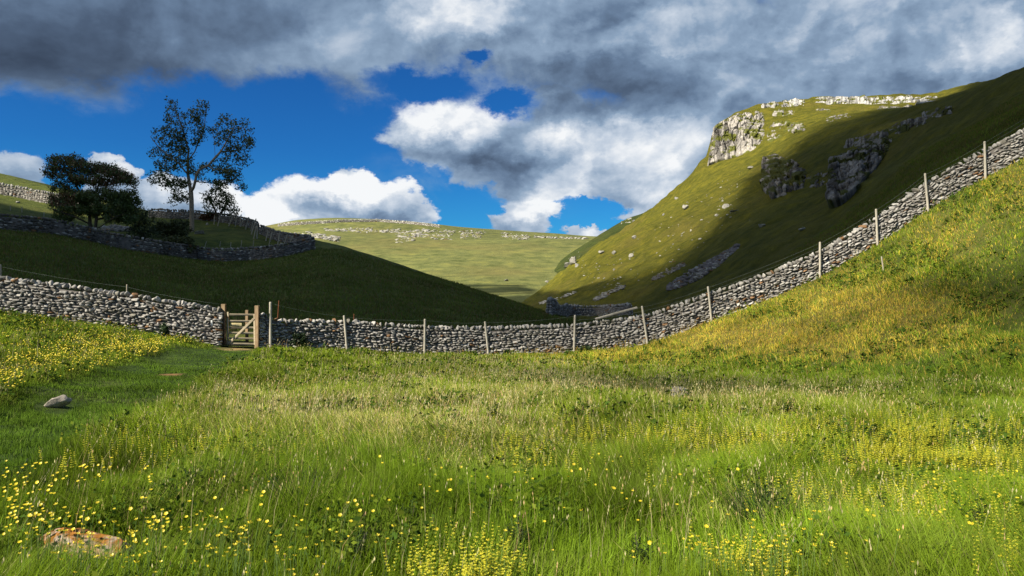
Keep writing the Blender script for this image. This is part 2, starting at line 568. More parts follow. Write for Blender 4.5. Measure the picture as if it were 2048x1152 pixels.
BUTTER = [(700 * .34, 705, 90, 20, 1.0), (60, 730, 110, 18, .9), (210, 690, 160, 16, .6), (270, 700, 60, 14, 1.0), (120, 645, 140, 16, .3), (300, 690, 80, 12, .6), (10, 770, 30, 14, .8)]
BUTTER2 = [(150, 820, 120, 22, 1.0), (230, 850, 110, 30, .7), (120, 950, 130, 20, .35), (25, 1020, 60, 30, .6), (260, 910, 100, 20, .3), (880, 930, 300, 40, .14),
           (180, 1110, 220, 50, .55), (460, 1130, 160, 30, .25), (1500, 1130, 90, 24, .5), (1950, 960, 120, 60, .3), (1750, 740, 90, 18, .3), (900, 1050, 900, 90, .05), (450, 770, 260, 40, .22), (1300, 760, 700, 40, .06), (1980, 700, 120, 40, .3)]


def region(px, py, tab):
    r = np.zeros(np.shape(px))
    for a, b, rx, ry, w in tab:
        r = np.maximum(r, w * np.exp(-(((px - a) / rx) ** 2 + ((py - b) / ry) ** 2)))
    return r


def terrain_col(P, base, var=.15, seed=3, s=.08):
    n = fbm(P[:, 0] * s, P[:, 1] * s, seed=seed)
    c = np.array(base)[None, :] * (1 + (n[:, None] - .5) * 2 * var)
    return c


# meadow sheet
nx, ny = 520, 330
gx = np.linspace(-45, 45, nx)
V = []
for j in range(ny):
    t = (j / (ny - 1)) ** 1.0
    Y = -10 + t * (ywall(gx) + .25 + 10)
    V.append(np.stack([gx, Y, meadow_z(gx, Y)], 1))
V = np.concatenate(V)
ppx, ppy = img(V)
mc = terrain_col(V, (.050, .070, .016), .3, 4, .5)
gold = region(ppx, ppy, PATCH)[:, None]
mc = mc * (1 - gold * .8) + np.array((.17, .13, .035)) * gold * .8
pd = (1 - sstep(.7, 1.7, seg_dist(V[:, 0], V[:, 1], PATH)))[:, None]
mc = mc * (1 - pd) + np.array((.040, .070, .014)) * pd
bare = (1 - sstep(.2, .9, np.hypot(V[:, 0] + 11.0, (V[:, 1] - 29.3) * .8)))[:, None]
mc = mc * (1 - bare) + np.array((.28, .20, .10)) * bare
bare = (1 - sstep(.15, .35, np.hypot(V[:, 0] + 9.1, (V[:, 1] - 19.8) * .7)))[:, None]
mc = mc * (1 - bare) + np.array((.30, .17, .08)) * bare
o = obj('meadow_ground', mkmesh('meadow_ground', V, [grid_faces(ny, nx)], mc), M['ground']); tag(o, kind='structure')
SURF = [(V, grid_faces(ny, nx))]
MEADOW_V = V[::7]


def loft(curves, px0, px1, step, nsub, smooth=14, namp=0.0, nsc=.05, seed=1, name='', wallstart=True):
    xs = np.arange(px0, px1 + 1, step, dtype=float)
    us = (xs - 1024) / F
    Ys, Zs = [], []
    ker = np.exp(-(np.arange(-12, 13) * step / smooth) ** 2 / 2); ker /= ker.sum()
    if wallstart:
        yw = tri_i(WALL, xs, 2)
        for _ in range(4): yw = ywall(us * yw)
        Ys.append(yw - .15); Zs.append(zwall(us * yw) - .04)
    for c in curves:
        py = tri_i(c, xs, 1); Y = tri_i(c, xs, 2)
        py = np.convolve(np.pad(py, 12, mode='edge'), ker, 'valid'); Y = np.convolve(np.pad(Y, 12, mode='edge'), ker, 'valid')
        Ys.append(Y); Zs.append(EZ + (HY - py) / F * Y)
    Ys = np.array(Ys); Zs = np.array(Zs)
    K = len(Ys)
    h = np.diff(Ys, axis=0); dl = np.diff(Zs, axis=0) / h
    d = np.zeros_like(Zs)
    for k in range(1, K - 1):
        same = dl[k - 1] * dl[k] > 0
        with np.errstate(divide='ignore', invalid='ignore'):
            hm = (h[k - 1] + h[k]) * 3 / ((2 * h[k] + h[k - 1]) / dl[k - 1] + (h[k] + 2 * h[k - 1]) / dl[k])
        d[k] = np.where(same, hm, 0)
    d[0] = dl[0]; d[-1] = dl[-1]
    rows = []
    for k in range(K - 1):
        n = nsub[k] if isinstance(nsub, (list, tuple)) else nsub
        for j in range(n + (1 if k == K - 2 else 0)):
            t = j / n
            Y = Ys[k] + h[k] * t
            z = (2 * t**3 - 3 * t**2 + 1) * Zs[k] + (t**3 - 2 * t**2 + t) * h[k] * d[k] + (-2 * t**3 + 3 * t**2) * Zs[k + 1] + (t**3 - t**2) * h[k] * d[k + 1]
            rows.append(np.stack([us * Y, Y, z], 1))
    V = np.concatenate(rows)
    if namp:
        w0 = sstep(0, 12, V[:, 1] - np.interp(V[:, 0], _xx, _yy)) if wallstart else 1
        V[:, 2] += (fbm(V[:, 0] * nsc, V[:, 1] * nsc, seed=seed, o=5) - .5) * namp * w0
    return V, grid_faces(len(rows), len(xs))


L1 = [(-500, 420, 55), (0, 459, 58), (100, 470, 60), (180, 485, 63), (250, 500, 66), (330, 510, 68), (400, 521, 70), (500, 519, 72), (600, 506, 73), (628, 497, 74), (690, 502, 73.5), (850, 554, 70), (1000, 599, 65), (1125, 637, 58), (1300, 672, 50)]
L2 = [(-500, 330, 92), (0, 402, 90), (180, 450, 83), (385, 466, 84), (480, 476, 83), (540, 484, 82), (628, 484, 79), (690, 494, 77), (850, 548, 74), (1000, 594, 69), (1125, 634, 62), (1300, 668, 54)]
L3 = [(-500, 230, 150), (0, 357, 140), (90, 378, 135), (200, 405, 125), (300, 427, 115), (400, 435, 108), (440, 439, 105), (500, 450, 102), (520, 462, 100), (560, 472, 96), (628, 480, 90), (690, 491, 85), (850, 546, 79), (1000, 593, 73), (1125, 634, 66), (1300, 670, 58)]
L4 = [(a, b + 70, c + 55) for a, b, c in L3]
VL, FL = loft([L1, L2, L3, L4], -700, 1300, 4, [70, 40, 40, 12], namp=.7, nsc=.12, seed=21)
cl = terrain_col(VL, (.098, .120, .030), .35, 6, .06)
o = obj('left_hillside', mkmesh('left_hillside', VL, [FL], cl), M['turf_l']); tag(o, kind='structure'); SURF.append((VL, FL))

R1 = [(800, 660, 130), (1000, 640, 140), (1060, 618, 140), (1110, 626, 112), (1260, 626, 96), (1400, 600, 72), (1640, 512, 54), (1850, 368, 46), (2048, 258, 43), (2700, -50, 40)]
R2 = [(800, 655, 150), (1000, 632, 160), (1060, 608, 165), (1110, 595, 150), (1260, 540, 140), (1400, 480, 125), (1525, 428, 112), (1640, 396, 102), (1760, 350, 88), (1860, 296, 77), (2048, 206, 66), (2700, -95, 60)]
R3 = [(800, 650, 180), (1000, 626, 180), (1060, 604, 185), (1110, 570, 182), (1200, 500, 190), (1270, 455, 200), (1350, 400, 204), (1415, 342, 208), (1525, 296, 198), (1640, 256, 175), (1760, 232, 150), (1860, 214, 128), (1905, 196, 118), (1970, 170, 106), (2048, 140, 95), (2700, -130, 85)]
R4 = [(800, 650, 200), (1000, 624, 198), (1047, 602, 200), (1110, 553, 205), (1200, 487, 215), (1270, 440, 225), (1350, 376, 230), (1408, 339, 230), (1424, 262, 233), (1440, 244, 236), (1470, 226, 240), (1530, 205, 246), (1640, 197, 256), (1860, 194, 262), (1905, 180, 262), (1970, 166, 258), (2048, 160, 250), (2700, 0, 200)]
R3b = [(800, 650, 190), (1000, 625, 190), (1060, 603, 192), (1110, 562, 194), (1200, 493, 203), (1270, 447, 213), (1350, 387, 218), (1415, 308, 221), (1525, 250, 222), (1640, 227, 214), (1760, 216, 202), (1860, 217, 184), (1970, 186, 155), (2048, 158, 135), (2700, -60, 120)]
R5 = [(a, b + 60, c + 110) for a, b, c in R4]
VR, FR = loft([R1, R2, R3, R3b, R4, R5], 800, 2700, 3, [50, 100, 100, 50, 50, 14], smooth=9, namp=2.2, nsc=.045, seed=31)
_w = sstep(6, 30, VR[:, 1] - np.interp(VR[:, 0], _xx, _yy))
_q = VR[:, 2] * 1.0 + (fbm(VR[:, 0] * .08, VR[:, 1] * .08, seed=33) - .5) * 5
VR[:, 2] += _w * ((fbm(VR[:, 0] * .25, VR[:, 1] * .25, seed=35, o=4) - .5) * .9 + (vn(VR[:, 0] * .06, _q * 1.1, seed=36) - .5) * .8)      # sheep terraces
cr = terrain_col(VR, (.140, .136, .018), .35, 8, .02)
o = obj('right_hillside', mkmesh('right_hillside', VR, [FR], cr), M['turf_r']); tag(o, kind='structure'); SURF.append((VR, FR))

Q0 = [(900, 640, 260), (1100, 600, 260), (1300, 600, 260), (1700, 600, 260)]
Q1 = [(900, 600, 290), (1050, 585, 290), (1110, 540, 300), (1200, 490, 310), (1300, 450, 320), (1700, 430, 320)]
Q2 = [(900, 590, 330), (1080, 560, 330), (1110, 530, 335), (1150, 503, 340), (1195, 473, 345), (1212, 462, 347), (1235, 448, 350), (1262, 434, 352), (1300, 422, 355), (1700, 400, 360)]
Q3 = [(a, b + 40, c + 90) for a, b, c in Q2]
VQ, FQ = loft([Q0, Q1, Q2, Q3], 900, 1700, 4, [12, 24, 24, 8], smooth=6, namp=2.5, nsc=.03, seed=41, wallstart=False)
o = obj('valley_spur', mkmesh('valley_spur', VQ, [FQ], terrain_col(VQ, (.062, .083, .022), .3, 9, .02)), M['turf_r']); tag(o, kind='structure'); SURF.append((VQ, FQ))

F0 = [(0, 660, 150), (900, 650, 170), (1060, 616, 195), (1300, 650, 190), (1800, 650, 190)]
F1 = [(0, 560, 280), (700, 560, 280), (900, 552, 280), (1100, 546, 290), (1300, 550, 290), (1800, 560, 290)]
F2 = [(0, 500, 410), (500, 490, 400), (700, 486, 400), (870, 482, 405), (1050, 479, 410), (1180, 479, 420), (1400, 478, 420), (1800, 480, 420)]
F3 = [(0, 480, 500), (520, 468, 500), (700, 464, 500), (850, 466, 500), (1000, 471, 500), (1180, 477, 500), (1800, 480, 500)]
F4 = [(0, 480, 600), (480, 466, 600), (520, 455, 600), (560, 447, 602), (600, 440, 605), (650, 436, 607), (760, 438, 607), (850, 445, 605), (900, 451, 602), (1000, 459, 600), (1100, 466, 600), (1180, 473, 600), (1300, 476, 600), (1800, 480, 600)]
F5 = [(a, b + 15, c + 250) for a, b, c in F4]
VF, FF = loft([F0, F1, F2, F3, F4, F5], 0, 1800, 4, [12, 40, 30, 40, 8], smooth=10, namp=2.0, nsc=.02, seed=51, wallstart=False)
cf = terrain_col(VF, (.165, .178, .062), .3, 10, .012)
o = obj('far_hill', mkmesh('far_hill', VF, [FF], cf), M['turf_f']); tag(o, kind='structure'); SURF.append((VF, FF))

# base ground out to the horizon, lower than everything
g = np.array([(-4000, -3000, -9), (4000, -3000, -9), (4000, 4500, -9), (-4000, 4500, -9)], float)
o = obj('ground', mkmesh('ground', g, [[(0, 1, 2, 3)]], np.tile((.06, .08, .02), (4, 1)), False), M['turf_f']); tag(o, kind='structure')

_v, _f, _n = [], [], 0
for v, f in SURF:
    _v.append(v); _f.append(f + _n); _n += len(v)
BV = BVHTree.FromPolygons(np.concatenate(_v).tolist(), np.concatenate(_f).tolist())


def hit(px, py, back=None):
    d = Vector(((px - 1024) / F, 1.0, (HY - py) / F)).normalized()
    for k in range(12):
        h = BV.ray_cast(Vector((0, 0, EZ)), d)
        if h[0] is not None: return np.array(h[0])
        py += 1.5
        d = Vector(((px - 1024) / F, 1.0, (HY - py) / F)).normalized()
    return wp(px, py, 300)


def drop(x, y):
    h = BV.ray_cast(Vector((x, y, 400)), Vector((0, 0, -1)))
    return h[0].z if h[0] is not None else 0.0


def beyond(px, py, Y):
    """ground point under the ray at distance Y"""
    x = (px - 1024) / F * Y
    return np.array([x, Y, drop(x, Y)])


# ------------------------------------------------------------------ stones
def cube_sphere(n, power=4.0):
    """a rounded block, n x n quads a side"""
    vs, fs, idx = [], [], {}
    def vid(p):
        k = tuple(np.round(p, 5))
        if k not in idx: idx[k] = len(vs); vs.append(p)
        return idx[k]
    for ax in range(3):
        for sg in (-1, 1):
            for i in range(n):
                for j in range(n):
                    q = []
                    for (a, b) in ((i, j), (i + 1, j), (i + 1, j + 1), (i, j + 1)):
                        p = [0, 0, 0]; p[ax] = sg; p[(ax + 1) % 3] = 2 * a / n - 1; p[(ax + 2) % 3] = 2 * b / n - 1
                        q.append(vid(np.array(p, float)))
                    fs.append(q if sg > 0 else q[::-1])
    V = np.array(vs)
    r = (np.abs(V) ** power).sum(1) ** (1 / power)
    return V / r[:, None], np.array(fs)


def stone_templates(n, count, power, amp, seed, round_=0.0):
    B, Fq = cube_sphere(n, power)
    T = []
    for k in range(count):
        s = seed + k * 7
        V = B.copy()
        V *= (1 + (fbm(B[:, 0] * 1.2 + k * 5, B[:, 1] * 1.2, B[:, 2] * 1.2, 3, s)[:, None] - .5) * amp * 2)
        # chop with a few random planes so that it has flat facets
        r = np.random.default_rng(s)
        for _ in range(8):
            nrm = r.normal(size=3); nrm /= np.linalg.norm(nrm)
            dd = V @ nrm; lim = r.uniform(.50, .90)
            V = V - np.maximum(dd - lim, 0)[:, None] * nrm[None, :]
        V += (fbm(V[:, 0] * 4 + k, V[:, 1] * 4, V[:, 2] * 4, 2, s + 3)[:, None] - .5) * .10
        T.append(V)
    return np.array(T), Fq


T_HI, F_HI = stone_templates(4, 16, 5.0, .30, 100)
T_LO, F_LO = stone_templates(2, 12, 4.0, .30, 300)
T_BIG, F_BIG = stone_templates(14, 10, 3.0, .42, 500)
T_MID, F_MID = stone_templates(6, 12, 3.5, .38, 700)


def place_many(T, Fq, pos, dims, rot, tid):
    """copies of template stones: dims (n,3) half sizes, rot (n,3,3)"""
    A = T[tid] * dims[:, None, :]
    A = np.einsum('nij,nvj->nvi', rot, A) + pos[:, None, :]
    nv = T.shape[1]
    Fa = Fq[None, :, :] + (np.arange(len(pos)) * nv)[:, None, None]
    return A.reshape(-1, 3), Fa.reshape(-1, Fq.shape[1])


def rots(tang, tilt, yaw, rng, up=None):
    """frames whose x axis follows the (x,y) tangent, slightly tumbled"""
    n = len(tang)
    a = np.arctan2(tang[:, 1], tang[:, 0]) + rng.normal(0, yaw, n)
    b = tilt; c = rng.normal(0, .12, n)
    ca, sa, cb, sb, cc, scn = np.cos(a), np.sin(a), np.cos(b), np.sin(b), np.cos(c), np.sin(c)
    Rz = np.zeros((n, 3, 3)); Rz[:, 0, 0] = ca; Rz[:, 0, 1] = -sa; Rz[:, 1, 0] = sa; Rz[:, 1, 1] = ca; Rz[:, 2, 2] = 1
    Ry = np.zeros((n, 3, 3)); Ry[:, 0, 0] = cb; Ry[:, 2, 0] = sb; Ry[:, 0, 2] = -sb; Ry[:, 2, 2] = cb; Ry[:, 1, 1] = 1
    Rx = np.zeros((n, 3, 3)); Rx[:, 0, 0] = 1; Rx[:, 1, 1] = cc; Rx[:, 1, 2] = -scn; Rx[:, 2, 1] = scn; Rx[:, 2, 2] = cc
    return Rz @ Ry @ Rx


def stone_cols(n, rng, base=(.30, .287, .268), var=.40, warm=.06):
    v = 1 + rng.normal(0, var * .6, n)
    c = np.array(base)[None, :] * np.clip(v, .45, 1.6)[:, None]
    w = rng.random(n) < warm
    c[w] = np.array((.22, .13, .07)) * rng.uniform(.7, 1.2, (w.sum(), 1))
    w = rng.random(n) < .12
    c[w] = np.array((.25, .235, .20)) * rng.uniform(.6, 1.0, (w.sum(), 1))
    w = rng.random(n) < .15
    c[w] = np.array((.36, .35, .33)) * rng.uniform(.8, 1.15, (w.sum(), 1))
    return c


def stone_wall(name, label, pts, H, course, lenr, T, Fq, mat, seed=1, thick=.62, cope=True, base_col=(.30, .287, .268), group=None, zjit=0.35, both=True, endcap=True, cat='stone wall'):
    rng = np.random.default_rng(seed)
    pts = np.array(pts, float)
    Hs = np.broadcast_to(np.array(H, float), (len(pts),))
    d = np.hypot(*(np.diff(pts[:, :2], axis=0).T)); S = np.concatenate([[0], np.cumsum(d)]); Ltot = S[-1]
    def at(s): return np.stack([np.interp(s, S, pts[:, i]) for i in range(3)], 1)
    def hh(s): return np.interp(s, S, Hs)
    def tg(s):
        a, b = at(np.clip(s - .4, 0, Ltot)), at(np.clip(s + .4, 0, Ltot)); t = b - a
        return t / np.maximum(np.hypot(t[:, 0], t[:, 1]), 1e-6)[:, None]
    root = empty(name, tuple(at(np.array([Ltot / 2]))[0]))
    tag(root, label, cat, group)
    org = np.array(root.location)
    # hearting: solid body behind the face stones
    ss = np.linspace(0, Ltot, max(8, int(Ltot / 1.0)))
    P = at(ss); tt = tg(ss); nn = np.stack([tt[:, 1], -tt[:, 0], tt[:, 0] * 0], 1); h = hh(ss)
    w0, w1 = thick / 2 - .065, thick / 2 * .64 - .055
    prof = [(w0, -.4), (w0, .0), (w1, 1.0), (-w1, 1.0), (-w0, 0.), (-w0, -.4)]
    CV = []
    for (w, z) in prof:
        q = P + nn * w; q[:, 2] += (z * (h - .08) if z > 0 else z); CV.append(q)
    CV = np.array(CV)                      # 6 x n
    n = len(ss)
    fs = []
    for k in range(6):
        k2 = (k + 1) % 6; i = np.arange(n - 1)
        fs.append(np.stack([k * n + i, k * n + i + 1, k2 * n + i + 1, k2 * n + i], 1))
    core = (CV.reshape(-1, 3) - org, np.concatenate(fs))
    caps = [[k * n for k in range(6)], [k * n + n - 1 for k in range(5, -1, -1)]]
    VV, FV, CC = [core[0]], [core[1]], [np.tile((.12, .11, .10), (len(core[0]), 1))]
    off = len(core[0])
    nmax = int(np.ceil(max(Hs) / course))
    for side in ((1, -1) if both else (1,)):
        for j in range(-1, nmax):
            s = [0.0]
            while s[-1] < Ltot: s.append(s[-1] + rng.uniform(*lenr) * (1.15 if j < 2 else 1))
            s = np.array(s); s = s * Ltot / s[-1]
            c0, c1 = s[:-1], s[1:]
            sm = (c0 + c1) / 2
            zc = (j + .5) * course + (fbm(sm * .9, np.full(len(sm), j * .37), seed=seed + 2, o=2) - .5) * course * 1.6 + rng.normal(0, course * .10, len(sm))
            k = zc + course * .3 < hh(sm); sm, c0, c1, zc = sm[k], c0[k], c1[k], zc[k]
            if not len(sm): continue
            p = at(sm); t = tg(sm); nv = np.stack([t[:, 1], -t[:, 0], t[:, 0] * 0], 1)
            f = np.clip(zc / hh(sm), 0, 1)
            half = thick / 2 * (1 - .36 * f) - .10 + rng.normal(0, .018, len(sm))
            p = p + nv * (half * side)[:, None]; p[:, 2] += zc
            sl = np.arctan(t[:, 2])
            dims = np.stack([(c1 - c0) / 2 * rng.uniform(.92, 1.12, len(sm)) / np.cos(sl) ** .5, np.full(len(sm), .15) * rng.uniform(.8, 1.1, len(sm)), course / 2 * rng.uniform(.75, 1.35, len(sm))], 1)
            R = rots(t, sl * .85 + rng.normal(0, .13, len(sm)), .10, rng)
            v, fa = place_many(T, Fq, p - org, dims, R, rng.integers(0, len(T), len(sm)))
            VV.append(v); FV.append(fa + off); off += len(v)
            CC.append(np.repeat(stone_cols(len(sm), rng, base_col), T.shape[1], 0))
    if endcap:
        for (s0, dr) in ((0.0, -1), (Ltot, 1)):
            for j in range(nmax):
                zc = (j + .5) * course
                hx = hh(np.array([s0]))[0]
                if zc > hx: break
                p0 = at(np.array([s0]))[0]; t = tg(np.array([s0]))
                wv = thick / 2 * (1 - .36 * zc / hx)
                for q in (-.5, .5):
                    p = p0 + np.array([t[0, 1], -t[0, 0], 0]) * wv * q; p[2] += zc
                    dims = np.array([[.13, wv * .55, course * .62]])
                    v, fa = place_many(T, Fq, (p - org)[None], dims, rots(t, np.array([0.]), .1, rng), rng.integers(0, len(T), 1))
                    VV.append(v); FV.append(fa + off); off += len(v)
                    CC.append(np.repeat(stone_cols(1, rng, base_col), T.shape[1], 0))
    me = mkmesh('stonework', np.concatenate(VV), [np.concatenate(FV)] + [np.array([c]) for c in caps], np.concatenate(CC), False)
    obj('stonework', me, mat, root)
    if cope:
        s = [0.0]
        while s[-1] < Ltot: s.append(s[-1] + rng.uniform(lenr[0] * .75, lenr[1] * .8))
        s = np.array(s[1:-1]); p = at(s); t = tg(s); p[:, 2] += hh(s) + course * .55
        dims = np.stack([rng.uniform(lenr[0] * .42, lenr[1] * .42, len(s)), rng.uniform(.16, .24, len(s)) * thick / .62, course * rng.uniform(.8, 1.35, len(s))], 1)
        R = rots(t, rng.normal(.16, .28, len(s)) + np.arctan(t[:, 2]) * .8, .25, rng)
        v, fa = place_many(T, Fq, p - org, dims, R, rng.integers(0, len(T), len(s)))
        obj('coping', mkmesh('coping', v, [fa], np.repeat(stone_cols(len(s), rng, tuple(x * 1.05 for x in base_col)), T.shape[1], 0), False), mat, root)
    return root


def wall_line(px0, px1, n, dz=-.05):
    px = np.linspace(px0, px1, n); Y = tri_i(WALL, px, 2)
    for _ in range(4): Y = ywall((px - 1024) / F * Y)
    X = (px - 1024) / F * Y
    return np.stack([X, Y, zwall(X) + dz], 1)


W1 = wall_line(-160, 441, 60)
W2 = wall_line(520.5, 2300, 200)
H1 = np.interp(np.linspace(-160, 441, 60), [-160, 0, 200, 441], [1.36, 1.36, 1.36, 1.38])
H2 = np.interp(np.linspace(520.5, 2300, 200), [520, 535, 545, 700, 1287, 1640, 2300], [1.36, 1.25, 1.06, 1.20, 1.26, 1.02, 1.14])
stone_wall('dry_stone_wall', 'pale dry stone wall sloping down the left side to the wooden gate', W1, H1, .098, (.12, .30), T_HI, F_HI, M['stone'], 1, cat='stone wall')
stone_wall('dry_stone_wall', 'pale dry stone wall running from the gate and climbing the steep right slope', W2, H2, .098, (.12, .30), T_HI, F_HI, M['stone'], 2, cat='stone wall')
# ------------------------------------------------------------------ posts, gate, wires
def box_mesh(name, boxes, bev=.006):
    """boxes: centre, half sizes, 3x3 rotation"""
    V, Fq, n = [], [], 0
    b0 = np.array([(x, y, z) for z in (-1, 1) for y in (-1, 1) for x in (-1, 1)], float)
    for c, h, R in boxes:
        h = np.array(h, float); bb = []
        # bevelled box: 24 verts, one inset per axis
        for ax in range(3):
            q = b0 * (h - bev); q[:, ax] = b0[:, ax] * h[ax]; bb.append(q)
        q = np.concatenate(bb)             # index ax*8 + corner
        q = q @ np.array(R).T + np.array(c)
        fs = []
        for ax in range(3):
            u, v = [a for a in range(3) if a != ax]
            for sg in (0, 1):
                cs = []
                for (a, b) in ((0, 0), (1, 0), (1, 1), (0, 1)):
                    k = [0, 0, 0]; k[ax] = sg; k[u] = a; k[v] = b
                    cs.append(ax * 8 + k[0] + 2 * k[1] + 4 * k[2])
                fs.append(cs if (sg == 1) != (ax == 1) else cs[::-1])
        for ax in range(3):               # edge strips
            u, v = [a for a in range(3) if a != ax]
            for a in (0, 1):
                for b in (0, 1):
                    k0 = [0, 0, 0]; k0[u] = a; k0[v] = b; k1 = list(k0); k1[ax] = 1
                    i0 = k0[0] + 2 * k0[1] + 4 * k0[2]; i1 = k1[0] + 2 * k1[1] + 4 * k1[2]
                    fs.append([u * 8 + i0, u * 8 + i1, v * 8 + i1, v * 8 + i0])
        V.append(q); Fq.append(np.array(fs) + n); n += 24
        tr = []
        for cidx in range(8): tr.append([cidx, 8 + cidx, 16 + cidx])
        Fq.append(np.array([[t[0] + n - 24, t[1] + n - 24, t[2] + n - 24] for t in tr]))
    quads = np.concatenate([f for f in Fq if f.shape[1] == 4]); tris = np.concatenate([f for f in Fq if f.shape[1] == 3])
    me = mkmesh(name, np.concatenate(V), [quads, tris], None, False)
    return me


I3 = np.eye(3)


def rod_mesh(name, pts, rad, sides=8, caps=True, rough=0.0, seed=0):
    pts = np.array(pts, float); n = len(pts)
    rad = np.broadcast_to(np.array(rad, float), (n,))
    V = []
    rng = np.random.default_rng(seed)
    for i in range(n):
        t = pts[min(i + 1, n - 1)] - pts[max(i - 1, 0)]; t /= np.linalg.norm(t)
        a = np.cross(t, (0, 1, 0)) if abs(t[1]) < .9 else np.cross(t, (1, 0, 0)); a /= np.linalg.norm(a); b = np.cross(t, a)
        for k in range(sides):
            th = 2 * math.pi * k / sides
            r = rad[i] * (1 + rough * rng.normal())
            V.append(pts[i] + (a * math.cos(th) + b * math.sin(th)) * r)
    fs = []
    for i in range(n - 1):
        for k in range(sides):
            fs.append([i * sides + k, i * sides + (k + 1) % sides, (i + 1) * sides + (k + 1) % sides, (i + 1) * sides + k])
    F_ = [np.array(fs)]
    if caps: F_ += [np.array([list(range(sides))[::-1]]), np.array([[(n - 1) * sides + k for k in range(sides)]])]
    return mkmesh(name, np.array(V), F_, None, sides > 6)


def lean_post(name, label, cat, base, top, r, mat, group=None, sides=8, depth=.35, seed=0):
    base = np.array(base, float); top = np.array(top, float); d = (top - base)
    pts = [-(d / np.linalg.norm(d)) * depth] + [d * t for t in (0, .25, .5, .75, .97)] + [d]
    me = rod_mesh(name, pts, [r, r, r * .98, r * .96, r * .95, r * .93, r * .8], sides, rough=.05, seed=seed)
    o = obj(name, me, mat); o.location = base
    tag(o, label, cat, group)
    return o


def wall_pt(px, dy=0.0):
    Y = float(tri_i(WALL, px, 2))
    for _ in range(4): Y = float(ywall((px - 1024) / F * Y))
    Y += dy
    return (px - 1024) / F * Y, Y


ORD = ['first', 'second', 'third', 'fourth', 'fifth', 'sixth', 'seventh', 'eighth', 'ninth', 'tenth', 'eleventh', 'twelfth', 'thirteenth', 'fourteenth', 'fifteenth']
STK = [(541, 604, 541, 696), (688, 631, 694, 698), (850, 638, 849, 709), (970, 643, 977, 709), (1150, 630, 1148, 705), (1284, 612, 1295, 687), (1416, 573, 1423, 640),
       (1640, 484, 1640, 550), (1752, 418, 1755, 484), (1850, 347, 1856, 414), (1969, 283, 1971, 350)]
tops = []
for i, (xt, yt, xb, yb) in enumerate(STK):
    X, Y = wall_pt(xb, -.36)
    Yt = Y + .12
    base = np.array([X, Y, EZ + (HY - yb) / F * Y - .02]); base[2] = min(base[2], float(meadow_z(X, Y)) + .05)
    top = wp(xt, yt, Yt)
    lean_post('wooden_stake', f'pale wooden stake in front of the wall, {ORD[i]} to the right of the gate', 'stake', base, top, .050 if i else .058, M['stake'], 'tall stakes along the front of the wall', 10, seed=i)
    tops.append(top)
# small stakes behind the wall
for (xt, yt, xb, yb, nm, lb, mt, r) in [
    (0, 529, 2, 552, 'wooden_stake', 'short brown stake behind the wall at the left edge', 'farstake', .06), (254, 569, 254, 592, 'wooden_stake', 'thin grey stake poking up behind the left stretch of wall', 'farstake', .03),
    (558, 601, 552, 634, 'iron_stake', 'leaning rusty iron stake behind the wall beside the pale stake by the gate', 'rust', .022), (708, 628, 708, 642, 'iron_stake', 'short rusty stake behind the wall between the second and third pale stakes', 'rust', .025),
    (703, 560, 703, 561, '', '', 'rust', 0)]:
    if r == 0: continue
    X, Y = wall_pt(xb, .55)
    lean_post(nm, lb, 'stake', (X, Y, float(zwall(X))), wp(xt, yt, Y), r, M[mt])
# stub on the grassy slope
h = hit(1767, 541); lean_post('wooden_stake', 'short leaning stake stub standing alone in the grass of the right slope', 'stake', h, wp(1763, 513, h[1]), .03, M['farstake'])


def wire(name, label, P, sag=.06, r=.0026):
    pts = []
    for a, b in zip(P[:-1], P[1:]):
        for t in np.linspace(0, 1, 7)[:-1]:
            q = a * (1 - t) + b * t; q = q.copy(); q[2] -= sag * 4 * t * (1 - t); pts.append(q)
    pts.append(P[-1]); pts = np.array(pts); c = pts.mean(0)
    o = obj(name, rod_mesh(name, pts - c, r, 5), M['wire']); o.location = c
    tag(o, label, 'wire')


tw = [t + np.array((0, .05, -.06)) for t in tops] + [wp(2200, 140, 33)]
wire('fence_wire', 'upper strand of wire strung between the stakes right of the gate', tw)
tw2 = [t + np.array((0, .05, -.24)) for t in tops[4:]] + [wp(2200, 148, 33)]
wire('fence_wire', 'lower strand of wire above the coping on the right slope', tw2)
X0, Y0 = wall_pt(0, .55); X1, Y1 = wall_pt(254, .55)
wire('fence_wire', 'wire strung above the wall left of the gate', [wp(-200, 515, 29), wp(0, 533, Y0), wp(254, 574, Y1), wp(446, 609, 30.4)])

# gate and its posts
GY = 30.05
def gp(px, py, Y=GY): return wp(px, py, Y)
def beam(a, b, hx, hz, Y=None):
    a, b = np.array(a), np.array(b); d = b - a; L = np.linalg.norm(d); d /= L
    y = np.array((0, 1, 0)); z = np.cross(d, y); z /= np.linalg.norm(z); y = np.cross(z, d)
    return ((a + b) / 2, (L / 2, hx, hz), np.stack([d, y, z], 1))
for (x0, x1, yt, yb, lb, k) in [(443.6, 451.8, 608, 692, 'square timber gate post left of the gate, against the wall end', 0), (510, 518, 611, 691, 'square timber gate post right of the gate, stained rusty orange', 1)]:
    a = gp((x0 + x1) / 2, yb + 6, GY + .05); b = gp((x0 + x1) / 2 + (.3 if k else -.2), yt, GY + .05)
    w = (x1 - x0) / F * GY / 2
    c0 = (a + b) / 2
    bm = beam(a - c0, b - c0, w, w)
    o = obj('gate_post', box_mesh('gate_post', [bm], .012), M['post']); o.location = c0; tag(o, lb, 'gate post')
GX = gp(483, 690)
gate = empty('wooden_gate', tuple(GX)); tag(gate, 'slatted wooden field gate with diagonal brace between two posts', 'gate')
GX = np.array(GX)
def gpart(nm, bx, mt): return obj(nm, box_mesh(nm, bx, .006), M[mt], gate)
